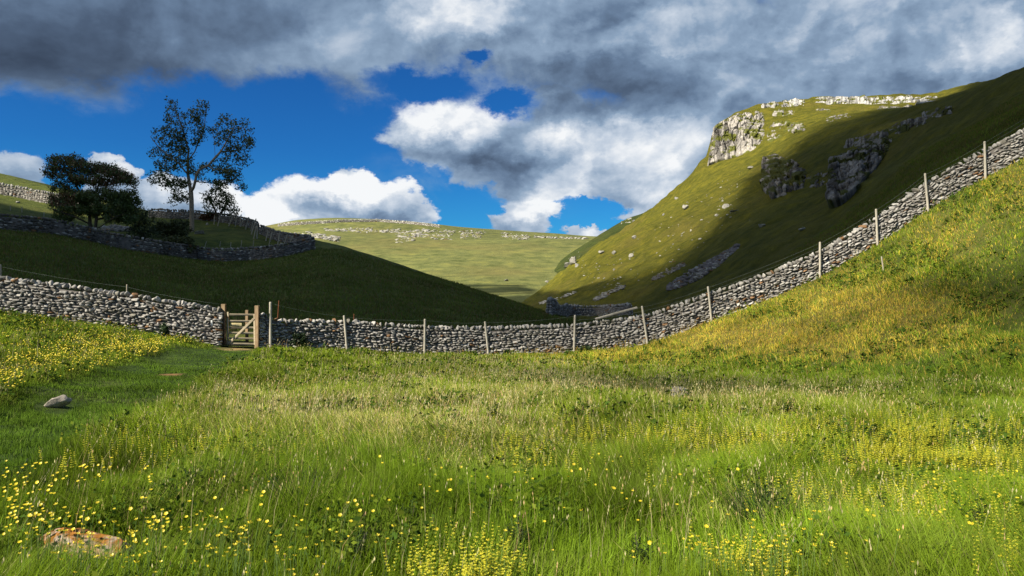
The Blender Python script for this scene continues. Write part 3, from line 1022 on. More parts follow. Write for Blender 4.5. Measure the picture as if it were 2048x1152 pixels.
for yy, wd in ((629, 3.9), (642, 4.0), (654.8, 4.4), (665.6, 4.0), (676.6, 4.0), (687.5, 4.2)):
    gpart('rail', [beam(gp(457.2, yy) - GX, gp(509, yy + .6) - GX, .014, wd / F * GY / 2)], 'rail')
gpart('stile', [beam(gp(456, 690) - GX, gp(456, 624) - GX, .035, .032)], 'rail')
gpart('stile', [beam(gp(509.6, 689.5) - GX, gp(508.6, 628) - GX, .035, .028)], 'rail')
gpart('brace', [beam(gp(457, 687.5, GY - .035) - GX, gp(508, 637, GY - .035) - GX, .012, .045)], 'rail')
gpart('notice_board', [beam(gp(461, 649.5, GY - .026) - GX, gp(483.5, 649.8, GY - .026) - GX, .008, .075)], 'plaque')
gpart('latch', [beam(gp(452.5, 634, GY - .05) - GX, gp(458, 634, GY - .05) - GX, .012, .014)], 'rust')
a = beyond(494, 640, GY + 1.0); a[2] -= .3
b = wp(494, 620, GY + 1.0)
o = obj('wooden_post', box_mesh('wooden_post', [beam(np.zeros(3), b - a, .055, .06)], .012), M['post']); o.location = a
tag(o, 'stout brown timber post standing just behind the gate', 'post')
p = gp(423.3, 646, 29.55); o = obj('marker_plate', box_mesh('marker_plate', [((0, 0, 0), (.034, .008, .11), I3)], .003), M['white']); o.location = p
tag(o, 'small upright white plate fixed to the wall left of the gate', 'marker plate')
# long weathered plank on the wall top
X, Y = wall_pt(1232, .0)
a, b = wp(1190, 638, Y - .05), wp(1274, 615, Y - .05)
c0 = (a + b) / 2; o = obj('plank', box_mesh('plank', [beam(a - c0, b - c0, .12, .045)], .01), M['stake']); o.location = c0
tag(o, 'long weathered plank lying along the wall top where the wall starts to climb', 'plank')

# ------------------------------------------------------------------ walls on the hills
def hits(L): return np.array([hit(a, b) for a, b in L])
def densify(P, n):
    d = np.concatenate([[0], np.cumsum(np.hypot(*np.diff(P[:, :2], axis=0).T))]); s = np.linspace(0, d[-1], n)
    Q = np.stack([np.interp(s, d, P[:, i]) for i in range(3)], 1)
    for q in Q: q[2] = min(q[2] + .3, max(q[2] - .8, drop(q[0], q[1]))) - .05
    return Q
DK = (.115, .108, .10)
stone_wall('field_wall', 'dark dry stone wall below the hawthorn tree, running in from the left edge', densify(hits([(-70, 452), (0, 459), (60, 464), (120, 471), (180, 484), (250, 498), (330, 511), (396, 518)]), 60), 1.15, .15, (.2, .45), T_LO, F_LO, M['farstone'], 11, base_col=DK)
stone_wall('field_wall', 'grey dry stone wall of the walled corner, below the tall bare tree', densify(hits([(398, 519), (450, 522), (500, 519), (560, 514), (600, 506), (627, 499)]), 50), 1.12, .15, (.2, .45), T_LO, F_LO, M['farstone'], 12, base_col=(.15, .14, .135))
stone_wall('field_wall', 'grey wall coming down from the skyline to the walled corner, lined with leaning stakes', densify(hits([(522, 468), (545, 477), (570, 484), (600, 488), (622, 490)]), 40), .95, .15, (.2, .45), T_LO, F_LO, M['farstone'], 13, base_col=(.17, .16, .15))
stone_wall('field_wall', 'grey wall along the skyline behind the tall bare tree', densify(hits([(300, 434), (340, 437), (400, 439), (440, 444), (490, 453), (516, 462)]), 50), 1.0, .17, (.25, .5), T_LO, F_LO, M['farstone'], 14, base_col=(.17, .16, .15))
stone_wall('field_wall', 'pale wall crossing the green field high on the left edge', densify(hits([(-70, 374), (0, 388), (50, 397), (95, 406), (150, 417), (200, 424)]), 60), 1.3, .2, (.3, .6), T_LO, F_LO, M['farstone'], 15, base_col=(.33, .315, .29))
stone_wall('field_wall', 'low dark wall in the valley bottom beyond the climbing wall', densify(hits([(1098, 630), (1140, 629), (1200, 630), (1262, 630)]), 40), 1.25, .22, (.3, .6), T_LO, F_LO, M['farstone'], 16, base_col=(.23, .225, .22))
stone_wall('field_wall', 'thin pale wall on the crest of the far hill', densify(hits([(556, 453), (600, 449.5), (650, 446.5), (700, 444), (760, 443.5), (830, 449), (880, 455)]), 60), 1.5, .5, (.8, 1.8), T_LO, F_LO, M['farstone'], 17, base_col=(.50, .48, .44), both=False, thick=.9)

# stakes of the walled corner
ROWS = [
    ([(540, 310, 530, 385), (605, 315, 575, 400), (755, 315, 710, 405), (800, 325, 785, 410), (858, 295, 843, 408), (900, 325, 850, 415), (950, 325, 910, 440), (1005, 355, 975, 455)],
     'grey leaning stake, {} from left in the row by the skyline wall'),
    ([(1038, 345, 980, 525), (1040, 435, 1008, 575), (1054, 440, 1048, 577)], 'tall leaning stake, {} of the three at the skyline wall end'),
    ([(1185, 485, 1155, 575), (1230, 500, 1205, 590), (1320, 515, 1300, 625), (1415, 535, 1375, 635), (1485, 550, 1430, 635), (1580, 560, 1540, 610), (1612, 565, 1606, 606), (1645, 562, 1630, 606), (1690, 560, 1678, 606)],
     'leaning stake, {} from left in the row going down to the walled corner'),
    ([(440, 620, 420, 672), (610, 620, 600, 662), (735, 628, 730, 665), (865, 605, 855, 664), (1010, 600, 1000, 662), (1210, 590, 1190, 652)],
     'thin short stake, {} from left behind the front wall of the corner')]
for ri, (row, lb) in enumerate(ROWS):
    for i, (a, b, c, d) in enumerate(row):
        s = 6.0235
        xt, yt, xb, yb = 340 + a / s, 380 + b / s, 340 + c / s, 380 + d / s
        h = hit(xb, yb + (2 if ri < 3 else 3))
        if ri in (0, 2): h = h * np.array((.982, .982, 1)); h[2] = drop(h[0], h[1])
        lean_post('wooden_stake', lb.format(ORD[i]), 'stake', h, wp(xt, yt, h[1]), .075 if ri < 3 else .04, M['farstake'], 'leaning stakes round the walled corner', 6, seed=ri * 20 + i)
for i, (xt, yt, xb, yb) in enumerate([(21, 411, 21, 421), (44, 413, 44, 425), (88, 424, 88, 433)]):
    h = hit(xb, yb); lean_post('wooden_stake', f'tiny stake in the upper left field, {ORD[i]} from the left edge', 'stake', h, wp(xt, yt, h[1]), .05, M['farstake'], 'stakes in the upper left field', 6)


# ------------------------------------------------------------------ crags
def crag(name, label, top, bot, nu, nv, amp=1.0, colw=2.2, colh=5.0, pull=1.0, seed=1, base=(.40, .385, .36), green=.35, gcol=(.11, .12, .025), jag=.6, lift=.55, prot=0.0):
    rng = np.random.default_rng(seed)
    v = np.linspace(0, 1, nv)[:, None, None]
    nc, nr = max(5, nu // 10), max(4, nv // 10)
    def poly(L, t):
        L = np.array(L, float); d = np.concatenate([[0], np.cumsum(np.abs(np.diff(L[:, 0])) + 1e-6)]); d /= d[-1]
        return np.stack([np.interp(t, d, L[:, 0]), np.interp(t, d, L[:, 1])], 1)
    tc_ = np.linspace(0, 1, nc); A_, B_ = poly(bot, tc_), poly(top, tc_)
    C_ = np.array([[hit(*(A_[i] * (1 - w) + B_[i] * w)) for i in range(nc)] for w in np.linspace(0, 1, nr)])     # the slope under the crag
    ti, tj = np.linspace(0, nr - 1, nv), np.linspace(0, nc - 1, nu)
    i0, j0 = np.minimum(ti.astype(int), nr - 2), np.minimum(tj.astype(int), nc - 2)
    fi, fj = (ti - i0)[:, None, None], (tj - j0)[None, :, None]
    P = (C_[i0][:, j0] * (1 - fi) + C_[i0 + 1][:, j0] * fi) * (1 - fj) + (C_[i0][:, j0 + 1] * (1 - fi) + C_[i0 + 1][:, j0 + 1] * fi) * fj
    # outward direction
    du = np.gradient(P, axis=1); dv = np.gradient(P, axis=0)
    N = np.cross(du, dv); N /= np.linalg.norm(N, axis=2, keepdims=True) + 1e-9
    s = np.sign((N * -P).sum(2, keepdims=True)); N = N * s
    N = N * .35 + np.array((-.35, -.9, .05)); N /= np.linalg.norm(N, axis=2, keepdims=True)
    a = P[..., 0] / P[..., 1] * P[..., 1].mean()
    q = P[..., 2]
    wx = (fbm(a * .3, q * .3, seed=seed + 5) - .5) * 1.5
    d1, d2, idc = cell(a / colw + wx * .3, P[..., 1] / (colw * 2.5), (q + wx) / colh, seed)
    e1, e2, ide = cell(a / (colw * .42), P[..., 1] / colw, q / (colh * .3) + wx * .4, seed + 9)
    lump = fbm(a * .12, q * .12, P[..., 1] * .05, 3, seed + 7)
    flute = fbm(a * .9 / colw, q * .07 + a * .02, seed=seed + 31, o=3)
    disp = (idc - .35) * 1.6 + (ide - .5) * .6 - 1.2 * (1 - sstep(.0, .12, d2 - d1)) - .5 * (1 - sstep(.0, .14, e2 - e1)) + (lump - .5) * 1.2 + (flute - .5) * 4.0 - 1.3 * (1 - sstep(0, .03, np.abs(flute - .47))) + (fbm(a * 2.2, q * 2.2, seed=seed + 3, o=3) - .5) * .35
    u = np.linspace(0, 1, nu)[None, :]; vv = v[..., 0]
    edge = np.minimum(np.minimum(u, 1 - u) * 14, np.minimum(vv * 7, (1 - vv) * 16)); edge = np.clip(edge, 0, 1)
    ragged = fbm(a * .5, q * .5, seed=seed + 13)
    out = (disp + lift) * amp * edge - (1 - edge) * amp * .5 - (ragged < .38 + .25 * (1 - edge)) * amp * 1.3 * jag
    out = out + prot * sstep(0, .05, u) * (1 - u) ** .7 * sstep(0, .03, vv) * (1 - sstep(.75, 1.0, vv))
    P2 = P + N * out[..., None]
    c = np.array(base) * (.75 + .5 * idc[..., None]) * (.85 + .3 * ide[..., None])
    streak = fbm(a * 1.6, q * .12, seed=seed + 21)
    c = c * (1 - .62 * sstep(.50, .62, streak))[..., None]
    gm = sstep(.60 - green * .35, .66 - green * .3, fbm(a * .45, q * .75, seed=seed + 17, o=4))[..., None]
    c = c * (1 - gm) + np.array(gcol) * gm
    Bk = P + np.array((.1, 1.0, -.45)) * (amp * 3.0 + 1.5)
    V = np.concatenate([P2.reshape(-1, 3), Bk.reshape(-1, 3)])
    f1 = grid_faces(nv, nu); f2 = grid_faces(nv, nu, nu * nv)[:, ::-1]
    m = nu * nv; rim = []
    bd = [(0, j) for j in range(nu)] + [(i, nu - 1) for i in range(1, nv)] + [(nv - 1, j) for j in range(nu - 2, -1, -1)] + [(i, 0) for i in range(nv - 2, 0, -1)]
    ids = [i * nu + j for i, j in bd]
    for k in range(len(ids)):
        p_, q_ = ids[k], ids[(k + 1) % len(ids)]; rim.append([p_, q_, q_ + m, p_ + m])
    ce = V.mean(0)
    o = obj(name, mkmesh(name, V - ce, [f1, f2, np.array(rim)], np.concatenate([c.reshape(-1, 3)] * 2), False), M['crag'])
    o.location = ce; tag(o, label, 'cliff')
    return o


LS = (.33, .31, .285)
crag('limestone_cliff', 'tall sunlit limestone cliff at the nose of the right hill', [(1425, 262), (1433, 247), (1446, 237), (1470, 226), (1495, 221), (1512, 219), (1530, 226)],
     [(1413, 335), (1424, 329), (1446, 322), (1466, 317), (1486, 311), (1504, 303), (1531, 284)], 170, 150, .75, 2.4, 9.0, seed=3, base=LS, green=.14, jag=.3, lift=.7, prot=1.6)
crag('rock_outcrop', 'broken sunlit outcrop just right of the tall cliff', [(1528, 248), (1548, 240), (1575, 242), (1598, 247), (1618, 254)], [(1530, 290), (1550, 284), (1570, 276), (1592, 268), (1616, 261)], 90, 60, .55, 2.2, 2.5, seed=4, base=LS, green=.55, jag=1.6)
crag('rock_outcrop', 'pale band of limestone on the hilltop above the tall cliff', [(1520, 209), (1546, 199), (1575, 194), (1612, 194)], [(1522, 217), (1548, 216), (1575, 215), (1610, 212)], 90, 22, .5, 1.6, 1.5, seed=5, base=(.43, .42, .40), green=.0, jag=.5, lift=.9)
crag('rock_outcrop', 'long pale limestone edge along the hilltop skyline', [(1626, 198), (1655, 192), (1700, 194), (1760, 194), (1820, 192), (1880, 191)], [(1624, 207), (1667, 210), (1700, 208), (1760, 209), (1815, 209), (1868, 205)], 200, 22, .5, 1.8, 1.5, seed=6, base=(.43, .42, .40), green=.0, jag=.45, lift=1.0)
crag('rock_outcrop', 'small pale outcrop on the sunlit slope below the hilltop band', [(1545, 222), (1560, 219), (1580, 221), (1593, 222)], [(1543, 231), (1562, 234), (1580, 231), (1593, 227)], 50, 16, .35, 1.2, 1.4, seed=7, base=LS, green=.1)
crag('rock_outcrop', 'thin pale outcrop under the middle of the long limestone edge', [(1628, 218), (1645, 217), (1662, 220)], [(1628, 222), (1645, 224), (1662, 224)], 40, 12, .3, 1.2, 1.0, seed=8, base=LS, green=.1)
crag('rock_outcrop', 'row of low outcrops at the edge of the shade under the hilltop', [(1650, 238), (1668, 229), (1690, 226), (1708, 230)], [(1652, 246), (1670, 242), (1690, 235), (1706, 236)], 50, 16, .35, 1.2, 1.2, seed=9, base=LS, green=.3, jag=1.6)
crag('rock_outcrop', 'flat pale outcrop under the right end of the long limestone edge', [(1752, 213), (1790, 211), (1832, 210)], [(1752, 218), (1790, 217), (1830, 214)], 70, 10, .25, 1.5, 1.0, seed=10, base=LS, green=.2, jag=1.5)
SHADED_LS = (.21, .195, .185)  # limestone copy with the shade put into its colour, ledge green likewise
crag('limestone_cliff', 'shaded broken cliff with grassy ledges left of the dark buttress', [(1524, 316), (1545, 304), (1568, 306), (1590, 322), (1616, 340)], [(1521, 378), (1545, 402), (1570, 394), (1592, 384), (1614, 376)], 90, 90, .55, 2.0, 3.5, seed=11, base=SHADED_LS, green=.55, gcol=(.06, .065, .015), jag=1.2, lift=.5, prot=2.2)
crag('limestone_cliff', 'shaded buttress of stacked blocks in the middle of the dark slope', [(1656, 308), (1676, 304), (1700, 298), (1735, 288), (1765, 284), (1780, 290)], [(1656, 420), (1672, 417), (1695, 404), (1722, 372), (1750, 340), (1778, 302)], 120, 120, .6, 1.6, 2.0, seed=12, base=SHADED_LS, green=.15, gcol=(.06, .065, .015), jag=.5, lift=.6, prot=3.0)
crag('rock_outcrop', 'shaded low crag between the broken cliff and the buttress', [(1608, 348), (1632, 342), (1658, 340)], [(1610, 384), (1634, 378), (1656, 372)], 60, 44, .45, 1.4, 1.8, seed=13, base=SHADED_LS, green=.4, gcol=(.06, .065, .015), jag=.8)
crag('rock_outcrop', 'lowest of the shaded rock bands above the buttress', [(1684, 284), (1720, 272), (1750, 266), (1780, 258)], [(1686, 298), (1722, 292), (1752, 286), (1780, 280)], 100, 30, .5, 1.5, 1.6, seed=14, base=SHADED_LS, green=.3, gcol=(.06, .065, .015), jag=.5, lift=.8)
crag('rock_outcrop', 'middle of the shaded rock bands climbing right from the buttress', [(1772, 254), (1800, 244), (1830, 238), (1856, 232)], [(1774, 276), (1800, 268), (1830, 260), (1856, 250)], 100, 36, .5, 1.5, 1.8, seed=15, base=SHADED_LS, green=.25, gcol=(.06, .065, .015), jag=.5, lift=.8)
crag('rock_outcrop', 'highest of the shaded rock bands near the dark skyline', [(1842, 226), (1862, 219), (1882, 216), (1906, 216)], [(1844, 240), (1862, 238), (1882, 234), (1906, 228)], 70, 26, .45, 1.4, 1.6, seed=16, base=SHADED_LS, green=.25, gcol=(.06, .065, .015), jag=.6, lift=.7)
crag('rock_outcrop', 'shaded rocky ledge between the buttress top and the lowest rock band', [(1700, 300), (1740, 286), (1786, 276)], [(1702, 316), (1742, 306), (1784, 292)], 90, 30, .5, 1.5, 1.6, seed=18, base=SHADED_LS, green=.3, gcol=(.06, .065, .015), jag=.6, lift=.7)
crag('rock_outcrop', 'distant grey crag on the crest of the next spur', [(1240, 444), (1250, 438), (1262, 434), (1270, 436)], [(1241, 449), (1250, 447), (1262, 446), (1270, 447)], 40, 18, .8, 2.0, 2.0, seed=17, base=(.36, .35, .34), green=.1)


def rot_rand(n, rng, flat=1.0):
    a = rng.uniform(0, 6.28, n)
    t = np.stack([np.cos(a), np.sin(a)], 1)
    return rots(t, rng.normal(0, .25 * flat, n), .1, rng)


def rubble(name, label, cat, poly, n, size, seed, mat, base, kind=None, flat=.5, T=None, Fq=None, wide=1.6):
    """stones lying on the ground inside a band given by its centre line (px, py, half height in px)"""
    rng = np.random.default_rng(seed); T_, F_ = (T_LO, F_LO) if T is None else (T, Fq)
    L = np.array(poly, float)
    t = rng.random(n) * (len(L) - 1); i = t.astype(int).clip(0, len(L) - 2); f = (t - i)[:, None]
    q = L[i] * (1 - f) + L[i + 1] * f
    cl = fbm(q[:, 0] * .05, q[:, 1] * .1, seed=seed)
    q = q[(cl > .40) | (rng.random(n) < .3)]
    q[:, 1] += rng.uniform(-1, 1, len(q)) * q[:, 2]
    P = np.array([hit(a, b) for a, b, _ in q]); P = P[np.abs(P[:, 1] - 300) > 1e-6]
    s = rng.uniform(size[0], size[1], len(P)) * rng.uniform(.5, 1, len(P))
    dims = np.stack([s * rng.uniform(.8, wide, len(P)), s * rng.uniform(.7, 1.2, len(P)), s * flat * rng.uniform(.6, 1.3, len(P))], 1)
    P[:, 2] += dims[:, 2] * .25
    ce = P.mean(0)
    R = rots(np.tile((1.0, 0.0), (len(P), 1)), rng.normal(0, .15, len(P)), .5, rng)
    v, fa = place_many(T_, F_, P - ce, dims, R, rng.integers(0, len(T_), len(P)))
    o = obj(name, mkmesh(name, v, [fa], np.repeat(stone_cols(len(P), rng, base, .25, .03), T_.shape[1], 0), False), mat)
    o.location = ce; tag(o, label, cat, kind=kind)


FS = (.38, .365, .33)
SCARS = [([(648, 459, 1.4), (700, 459, 2), (745, 458, 2)], 70, 'upper left limestone scar on the far hill'), ([(650, 460.5, 1), (720, 463, 2), (800, 461, 2)], 90, 'thin limestone scar under the upper left scar of the far hill'),
         ([(790, 468, 4), (830, 471, 6), (870, 472, 5), (905, 474, 4)], 240, 'largest pale limestone scar in the middle of the far hill'), ([(792, 482, 3), (808, 480, 5), (825, 481, 3)], 60, 'pale limestone patch below the largest scar of the far hill'),
         ([(922, 470, 5), (945, 472, 6), (965, 473, 3)], 100, 'limestone scar right of the largest scar on the far hill'), ([(1004, 470, 3), (1030, 474, 4), (1060, 475, 3)], 100, 'regular grey scar on the right of the far hill'),
         ([(625, 472, 3), (650, 474, 5), (680, 480, 5)], 90, 'scattered rocks at the left foot of the far hill'), ([(1070, 474, 2), (1120, 476, 2), (1175, 477, 1.5)], 60, 'sparse rocks at the right end of the far hill'),
         ([(560, 469, 1), (620, 466, 3), (640, 468, 2)], 35, 'few pale rocks under the crest wall of the far hill'), ([(760, 464, 1.5), (850, 462, 2.5), (980, 466, 3)], 110, 'speckled rocks along the upper slope of the far hill')]
for k, (pl, n, lb) in enumerate(SCARS):
    if k in (6, 7, 8, 9):
        rubble('limestone_rubble', None, None, pl, n * 2, (.5, 1.5), 60 + k, M['farstone'], FS, kind='stuff', flat=.4, wide=2.2); continue
    q = np.array(pl, float); xs_ = np.linspace(q[0, 0], q[-1, 0], 9)
    yc = np.interp(xs_, q[:, 0], q[:, 1]); hh2 = np.interp(xs_, q[:, 0], q[:, 2]); rr_ = np.random.default_rng(k).normal(0, .25, (2, 9)) * hh2
    crag('limestone_scar', lb, [(a, b - c + e) for a, b, c, e in zip(xs_, yc, hh2, rr_[0])], [(a, b + c + e) for a, b, c, e in zip(xs_, yc, hh2, rr_[1])], int((q[-1, 0] - q[0, 0]) * 1.6), 14, .5, 3.0, 1.2, seed=60 + k, base=FS, green=.45, gcol=(.20, .19, .07), jag=1.7)
    rubble('limestone_rubble', None, None, [(a, b, c * 1.5) for a, b, c in pl], n, (.4, 1.3), 60 + k, M['farstone'], FS, kind='stuff', flat=.4, wide=2.2)
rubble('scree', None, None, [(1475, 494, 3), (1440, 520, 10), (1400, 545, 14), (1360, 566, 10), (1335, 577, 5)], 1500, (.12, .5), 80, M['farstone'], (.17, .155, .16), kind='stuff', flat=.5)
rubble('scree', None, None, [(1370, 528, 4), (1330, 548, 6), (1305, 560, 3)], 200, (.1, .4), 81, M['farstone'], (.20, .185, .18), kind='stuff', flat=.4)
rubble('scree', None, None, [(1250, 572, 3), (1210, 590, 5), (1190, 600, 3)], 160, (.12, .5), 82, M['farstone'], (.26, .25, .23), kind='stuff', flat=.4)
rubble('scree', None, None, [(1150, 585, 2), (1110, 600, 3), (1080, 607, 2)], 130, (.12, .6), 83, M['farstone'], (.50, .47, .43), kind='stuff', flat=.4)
rubble('scree', None, None, [(1100, 468, 8), (1200, 560, 30), (1350, 480, 60), (1480, 380, 40)], 220, (.08, .35), 84, M['farstone'], (.32, .31, .27), kind='stuff', flat=.6)
rubble('ruined_wall', 'tumbled heap of grey wall stones behind the hawthorn tree', 'rubble heap', [(205, 459, 2), (230, 457, 6), (262, 459, 3)], 260, (.18, .34), 85, M['farstone'], (.24, .23, .22), flat=.6)


def boulder(label, px, py, wpx, hpx, seed, base=(.42, .40, .37), name='boulder', mat='farstone', T=None, tilt=0.0, deep=.8, zf=.55, Fq=None):
    rng = np.random.default_rng(seed); T_ = T_BIG if T is None else T; F_ = F_BIG if Fq is None else Fq
    h = hit(px, py); w = wpx / F * h[1] / 2; hh_ = hpx / F * h[1]
    k = seed % len(T_); V = T_[k] * np.array((w, w * deep, hh_ * .62))
    ca, sa = math.cos(tilt), math.sin(tilt)
    V = np.stack([V[:, 0] * ca - V[:, 2] * sa, V[:, 1], V[:, 0] * sa + V[:, 2] * ca], 1)
    n = fbm(V[:, 0] * 3 / w, V[:, 1] * 3 / w, V[:, 2] * 3 / w, 4, seed)
    V = V * (1 + (n - .5)[:, None] * .25)
    c = np.array(base)[None] * (.8 + .4 * fbm(V[:, 0] * 5 / w, V[:, 1] * 5 / w, V[:, 2] * 5 / w, 4, seed + 2))[:, None]
    o = obj(name, mkmesh(name, V, [F_], c, False), M[mat]); o.location = (h[0], h[1], h[2] + hh_ * (zf - .2)); tag(o, label, 'boulder')
    return o, c, V


BLD = [(1371, 419, 12, 10, 'upper pale boulder on the sunlit right hillside below the tall cliff'), (1451, 416, 13, 9, 'boulder on the right hillside below the shaded broken cliff, at the shade edge'), (1433, 433, 8, 5, 'small boulder just left of the one at the shade edge'),
       (1468, 424, 20, 5, 'flat low boulder right of the one at the shade edge'), (1502, 337, 12, 5, 'flat pale boulder under the foot of the tall cliff'), (1353, 398, 9, 5, 'small boulder near the left skyline of the right hillside'),
       (1523, 454, 18, 7, 'long shaded boulder below the broken cliff'), (1604, 461, 16, 6, 'long shaded boulder below and left of the dark buttress'), (1268, 478, 11, 9, 'white boulder near the sunlit skyline of the right hillside'),
       (1228, 508, 12, 8, 'round pale boulder in the middle of the sunlit slope'), (1203, 507, 12, 6, 'flat boulder left of the round pale one on the sunlit slope'), (1262, 514, 9, 8, 'small boulder right of the round pale one on the sunlit slope'),
       (1094, 565, 9, 4, 'small white boulder on the track at the valley bottom'), (1134, 534, 12, 12, 'left boulder of the white cluster at the foot of the right hillside'), (1147, 528, 14, 15, 'tallest boulder of the white cluster at the foot of the right hillside'),
       (1154, 533, 9, 8, 'right boulder of the white cluster at the foot of the right hillside'), (1228, 541, 7, 4, 'tiny boulder low on the sunlit slope'), (1012, 562, 9, 4, 'pale flat rock on the lowest part of the far green slope'),
       (1262, 513, 5, 4, 'tiny pale stone'), (1327, 431, 7, 5, 'small pale boulder just below the left skyline of the right hillside'),
       (36, 406, 8, 4, 'small white stone in the upper left field'), (414, 450, 5, 5, 'small round white stone on the grass right of the tall bare tree'),
       (320, 466, 10, 4, 'pale stone in the scrub left of the tall bare tree'), (400, 468, 18, 9, 'grey boulder at the foot of the tall bare tree')]
for k, (a, b, w, h_, lb) in enumerate(BLD):
    if lb == 'tiny pale stone': continue
    boulder(lb, a, b, w, h_, 20 + k, (.29, .28, .25), T=T_BIG, Fq=F_BIG)
# rocks of the meadow
o, c, V = boulder('low rock crusted with orange lichen in the near grass', 165, 1098, 186, 44, 41, (.38, .31, .25), 'lichen_rock', 'boulder', tilt=-.13, deep=.6, zf=.50)
r_ = np.random.default_rng(5)
l1 = fbm(V[:, 0] * 22, V[:, 1] * 22, V[:, 2] * 22, 4, 91, .7); l2 = fbm(V[:, 0] * 48, V[:, 1] * 48, V[:, 2] * 48, 3, 95, .7)
up_ = sstep(-.02, .08, V[:, 2] + (l1 - .5) * .25)
mk = (sstep(.30, .46, l1) * np.clip(up_ + .4, 0, 1))[:, None]
c = c * (1 - mk) + np.array((.27, .115, .022)) * mk * (0.4 + 1.2 * l2[:, None])
mk = (sstep(.60, .68, l2) * up_)[:, None]; c = c * (1 - mk) + np.array((.10, .035, .015)) * mk
cc = np.ones((len(V), 4), dtype=np.float32); cc[:, :3] = c; o.data.attributes['col'].data.foreach_set('color', cc.ravel())
boulder('smooth pale rock slab beside the mown path on the left', 108, 814, 54, 20, 47, (.36, .32, .27), 'pale_rock', 'boulder', tilt=.25, deep=.5, zf=.5)
boulder('small pale rock in the grass at the foot of the right slope', 1357, 792, 36, 22, 45, (.45, .43, .40), 'pale_rock', 'boulder', tilt=.1, deep=.7, zf=.62)
boulder('small pale stone at the wall foot just right of the gate stake', 590, 697, 12, 7, 46, (.5, .49, .46), 'pale_rock', 'boulder')
# ------------------------------------------------------------------ trees
def grow(skel, att, step, infl, kill, iters, seed=0, droop=0.0):
    """space colonisation from a hand-laid skeleton; skel = list of (points) chains, first point joins the nearest existing node"""
    P, par = [], []
    for ch in skel:
        ch = [np.array(c, float) for c in ch]
        if P:
            d = [np.linalg.norm(ch[0] - p) for p in P]; last = int(np.argmin(d)); start = 0
        else:
            P.append(ch[0]); par.append(-1); last = 0
        prev = P[last]
        for q in ch:
            L = np.linalg.norm(q - prev); n = max(1, int(L / step))
            if L < 1e-6: continue
            for k in range(1, n + 1):
                P.append(prev + (q - prev) * k / n); par.append(last); last = len(P) - 1
            prev = q
    A = att.copy(); P = list(P)
    rng = np.random.default_rng(seed)
    nodes = np.array(P)
    for it in range(iters):
        if not len(A): break
        d = ((A[:, None, :] - nodes[None, :, :]) ** 2).sum(2)
        j = d.argmin(1); dm = np.sqrt(d[np.arange(len(A)), j])
        ok = dm < infl
        new, np_ = [], []
        for k in np.unique(j[ok]):
            m = ok & (j == k)
            v = (A[m] - nodes[k]); v = (v / np.linalg.norm(v, axis=1, keepdims=True)).sum(0)
            v += rng.normal(0, .35, 3); v[2] -= droop
            L = np.linalg.norm(v)
            if L < 1e-6: continue
            new.append(nodes[k] + v / L * step); np_.append(k)
        if not new: break
        nodes = np.concatenate([nodes, np.array(new)]); par += [int(x) for x in np_]
        d = np.sqrt(((A[:, None, :] - np.array(new)[None]) ** 2).sum(2)).min(1)
        A = A[d > kill]
    return nodes, np.array(par)


def tree_mesh(name, nodes, par, tip, power, rmax, sides=6, mat=None, root=None):
    n = len(nodes); r = np.zeros(n); nch = np.zeros(n, int)
    for i in range(n):
        if par[i] >= 0: nch[par[i]] += 1
    acc = np.where(nch == 0, tip ** power, 0.0)
    for i in np.argsort(-np.arange(n)):
        if acc[i] == 0: acc[i] = tip ** power
        if par[i] >= 0: acc[par[i]] += acc[i]
    r = np.minimum(acc ** (1 / power), rmax)
    V, Fq = [], []
    th = np.arange(sides) * 2 * np.pi / sides
    direc = np.zeros((n, 3))
    for i in range(n):
        d = nodes[i] - nodes[par[i]] if par[i] >= 0 else np.array((0, 0, 1.0))
        direc[i] = d / (np.linalg.norm(d) + 1e-9)
    off = 0
    for i in range(n):
        p = par[i]
        if p < 0: continue
        d = direc[i]; dp = direc[p] if par[p] >= 0 else d
        ref = np.array((1.0, 0, 0)) if abs(d[0]) < .8 else np.array((0, 1.0, 0))
        rp = min(r[p], r[i] * 1.5)
        for (q, dd, rr) in ((nodes[p], (d + dp) if nch[p] == 1 else d, rp), (nodes[i], d, r[i])):
            dd = dd / (np.linalg.norm(dd) + 1e-9)
            a = np.cross(dd, ref); a /= np.linalg.norm(a); b = np.cross(dd, a)
            V.append(q + (np.cos(th)[:, None] * a + np.sin(th)[:, None] * b) * rr)
        for k in range(sides):
            Fq.append([off + k, off + (k + 1) % sides, off + sides + (k + 1) % sides, off + sides + k])
        off += 2 * sides
    me = mkmesh(name, np.concatenate(V), [np.array(Fq)], None, True)
    return obj(name, me, mat, root), r, nch


def leaf_cards(C, dirs, size, rng, per, spread, aspect=2.4, flat=0.0):
    """clusters of small folded leaves round each centre"""
    n = len(C) * per
    c = np.repeat(C, per, 0) + rng.normal(0, 1, (n, 3)) * spread
    a = rng.normal(0, 1, (n, 3)); a[:, 2] *= (1 - flat); a /= np.linalg.norm(a, axis=1, keepdims=True)
    b = rng.normal(0, 1, (n, 3)); b[:, 2] += flat * 0; b -= (b * a).sum(1, keepdims=True) * a; b /= np.linalg.norm(b, axis=1, keepdims=True)
    s = size * rng.uniform(.6, 1.3, n)[:, None]
    nrm = np.cross(a, b)
    v = np.stack([c - a * s, c + b * s / aspect + nrm * s * .12, c + a * s, c - b * s / aspect + nrm * s * .12], 1)
    return v.reshape(-1, 3), np.arange(n * 4).reshape(-1, 4), c


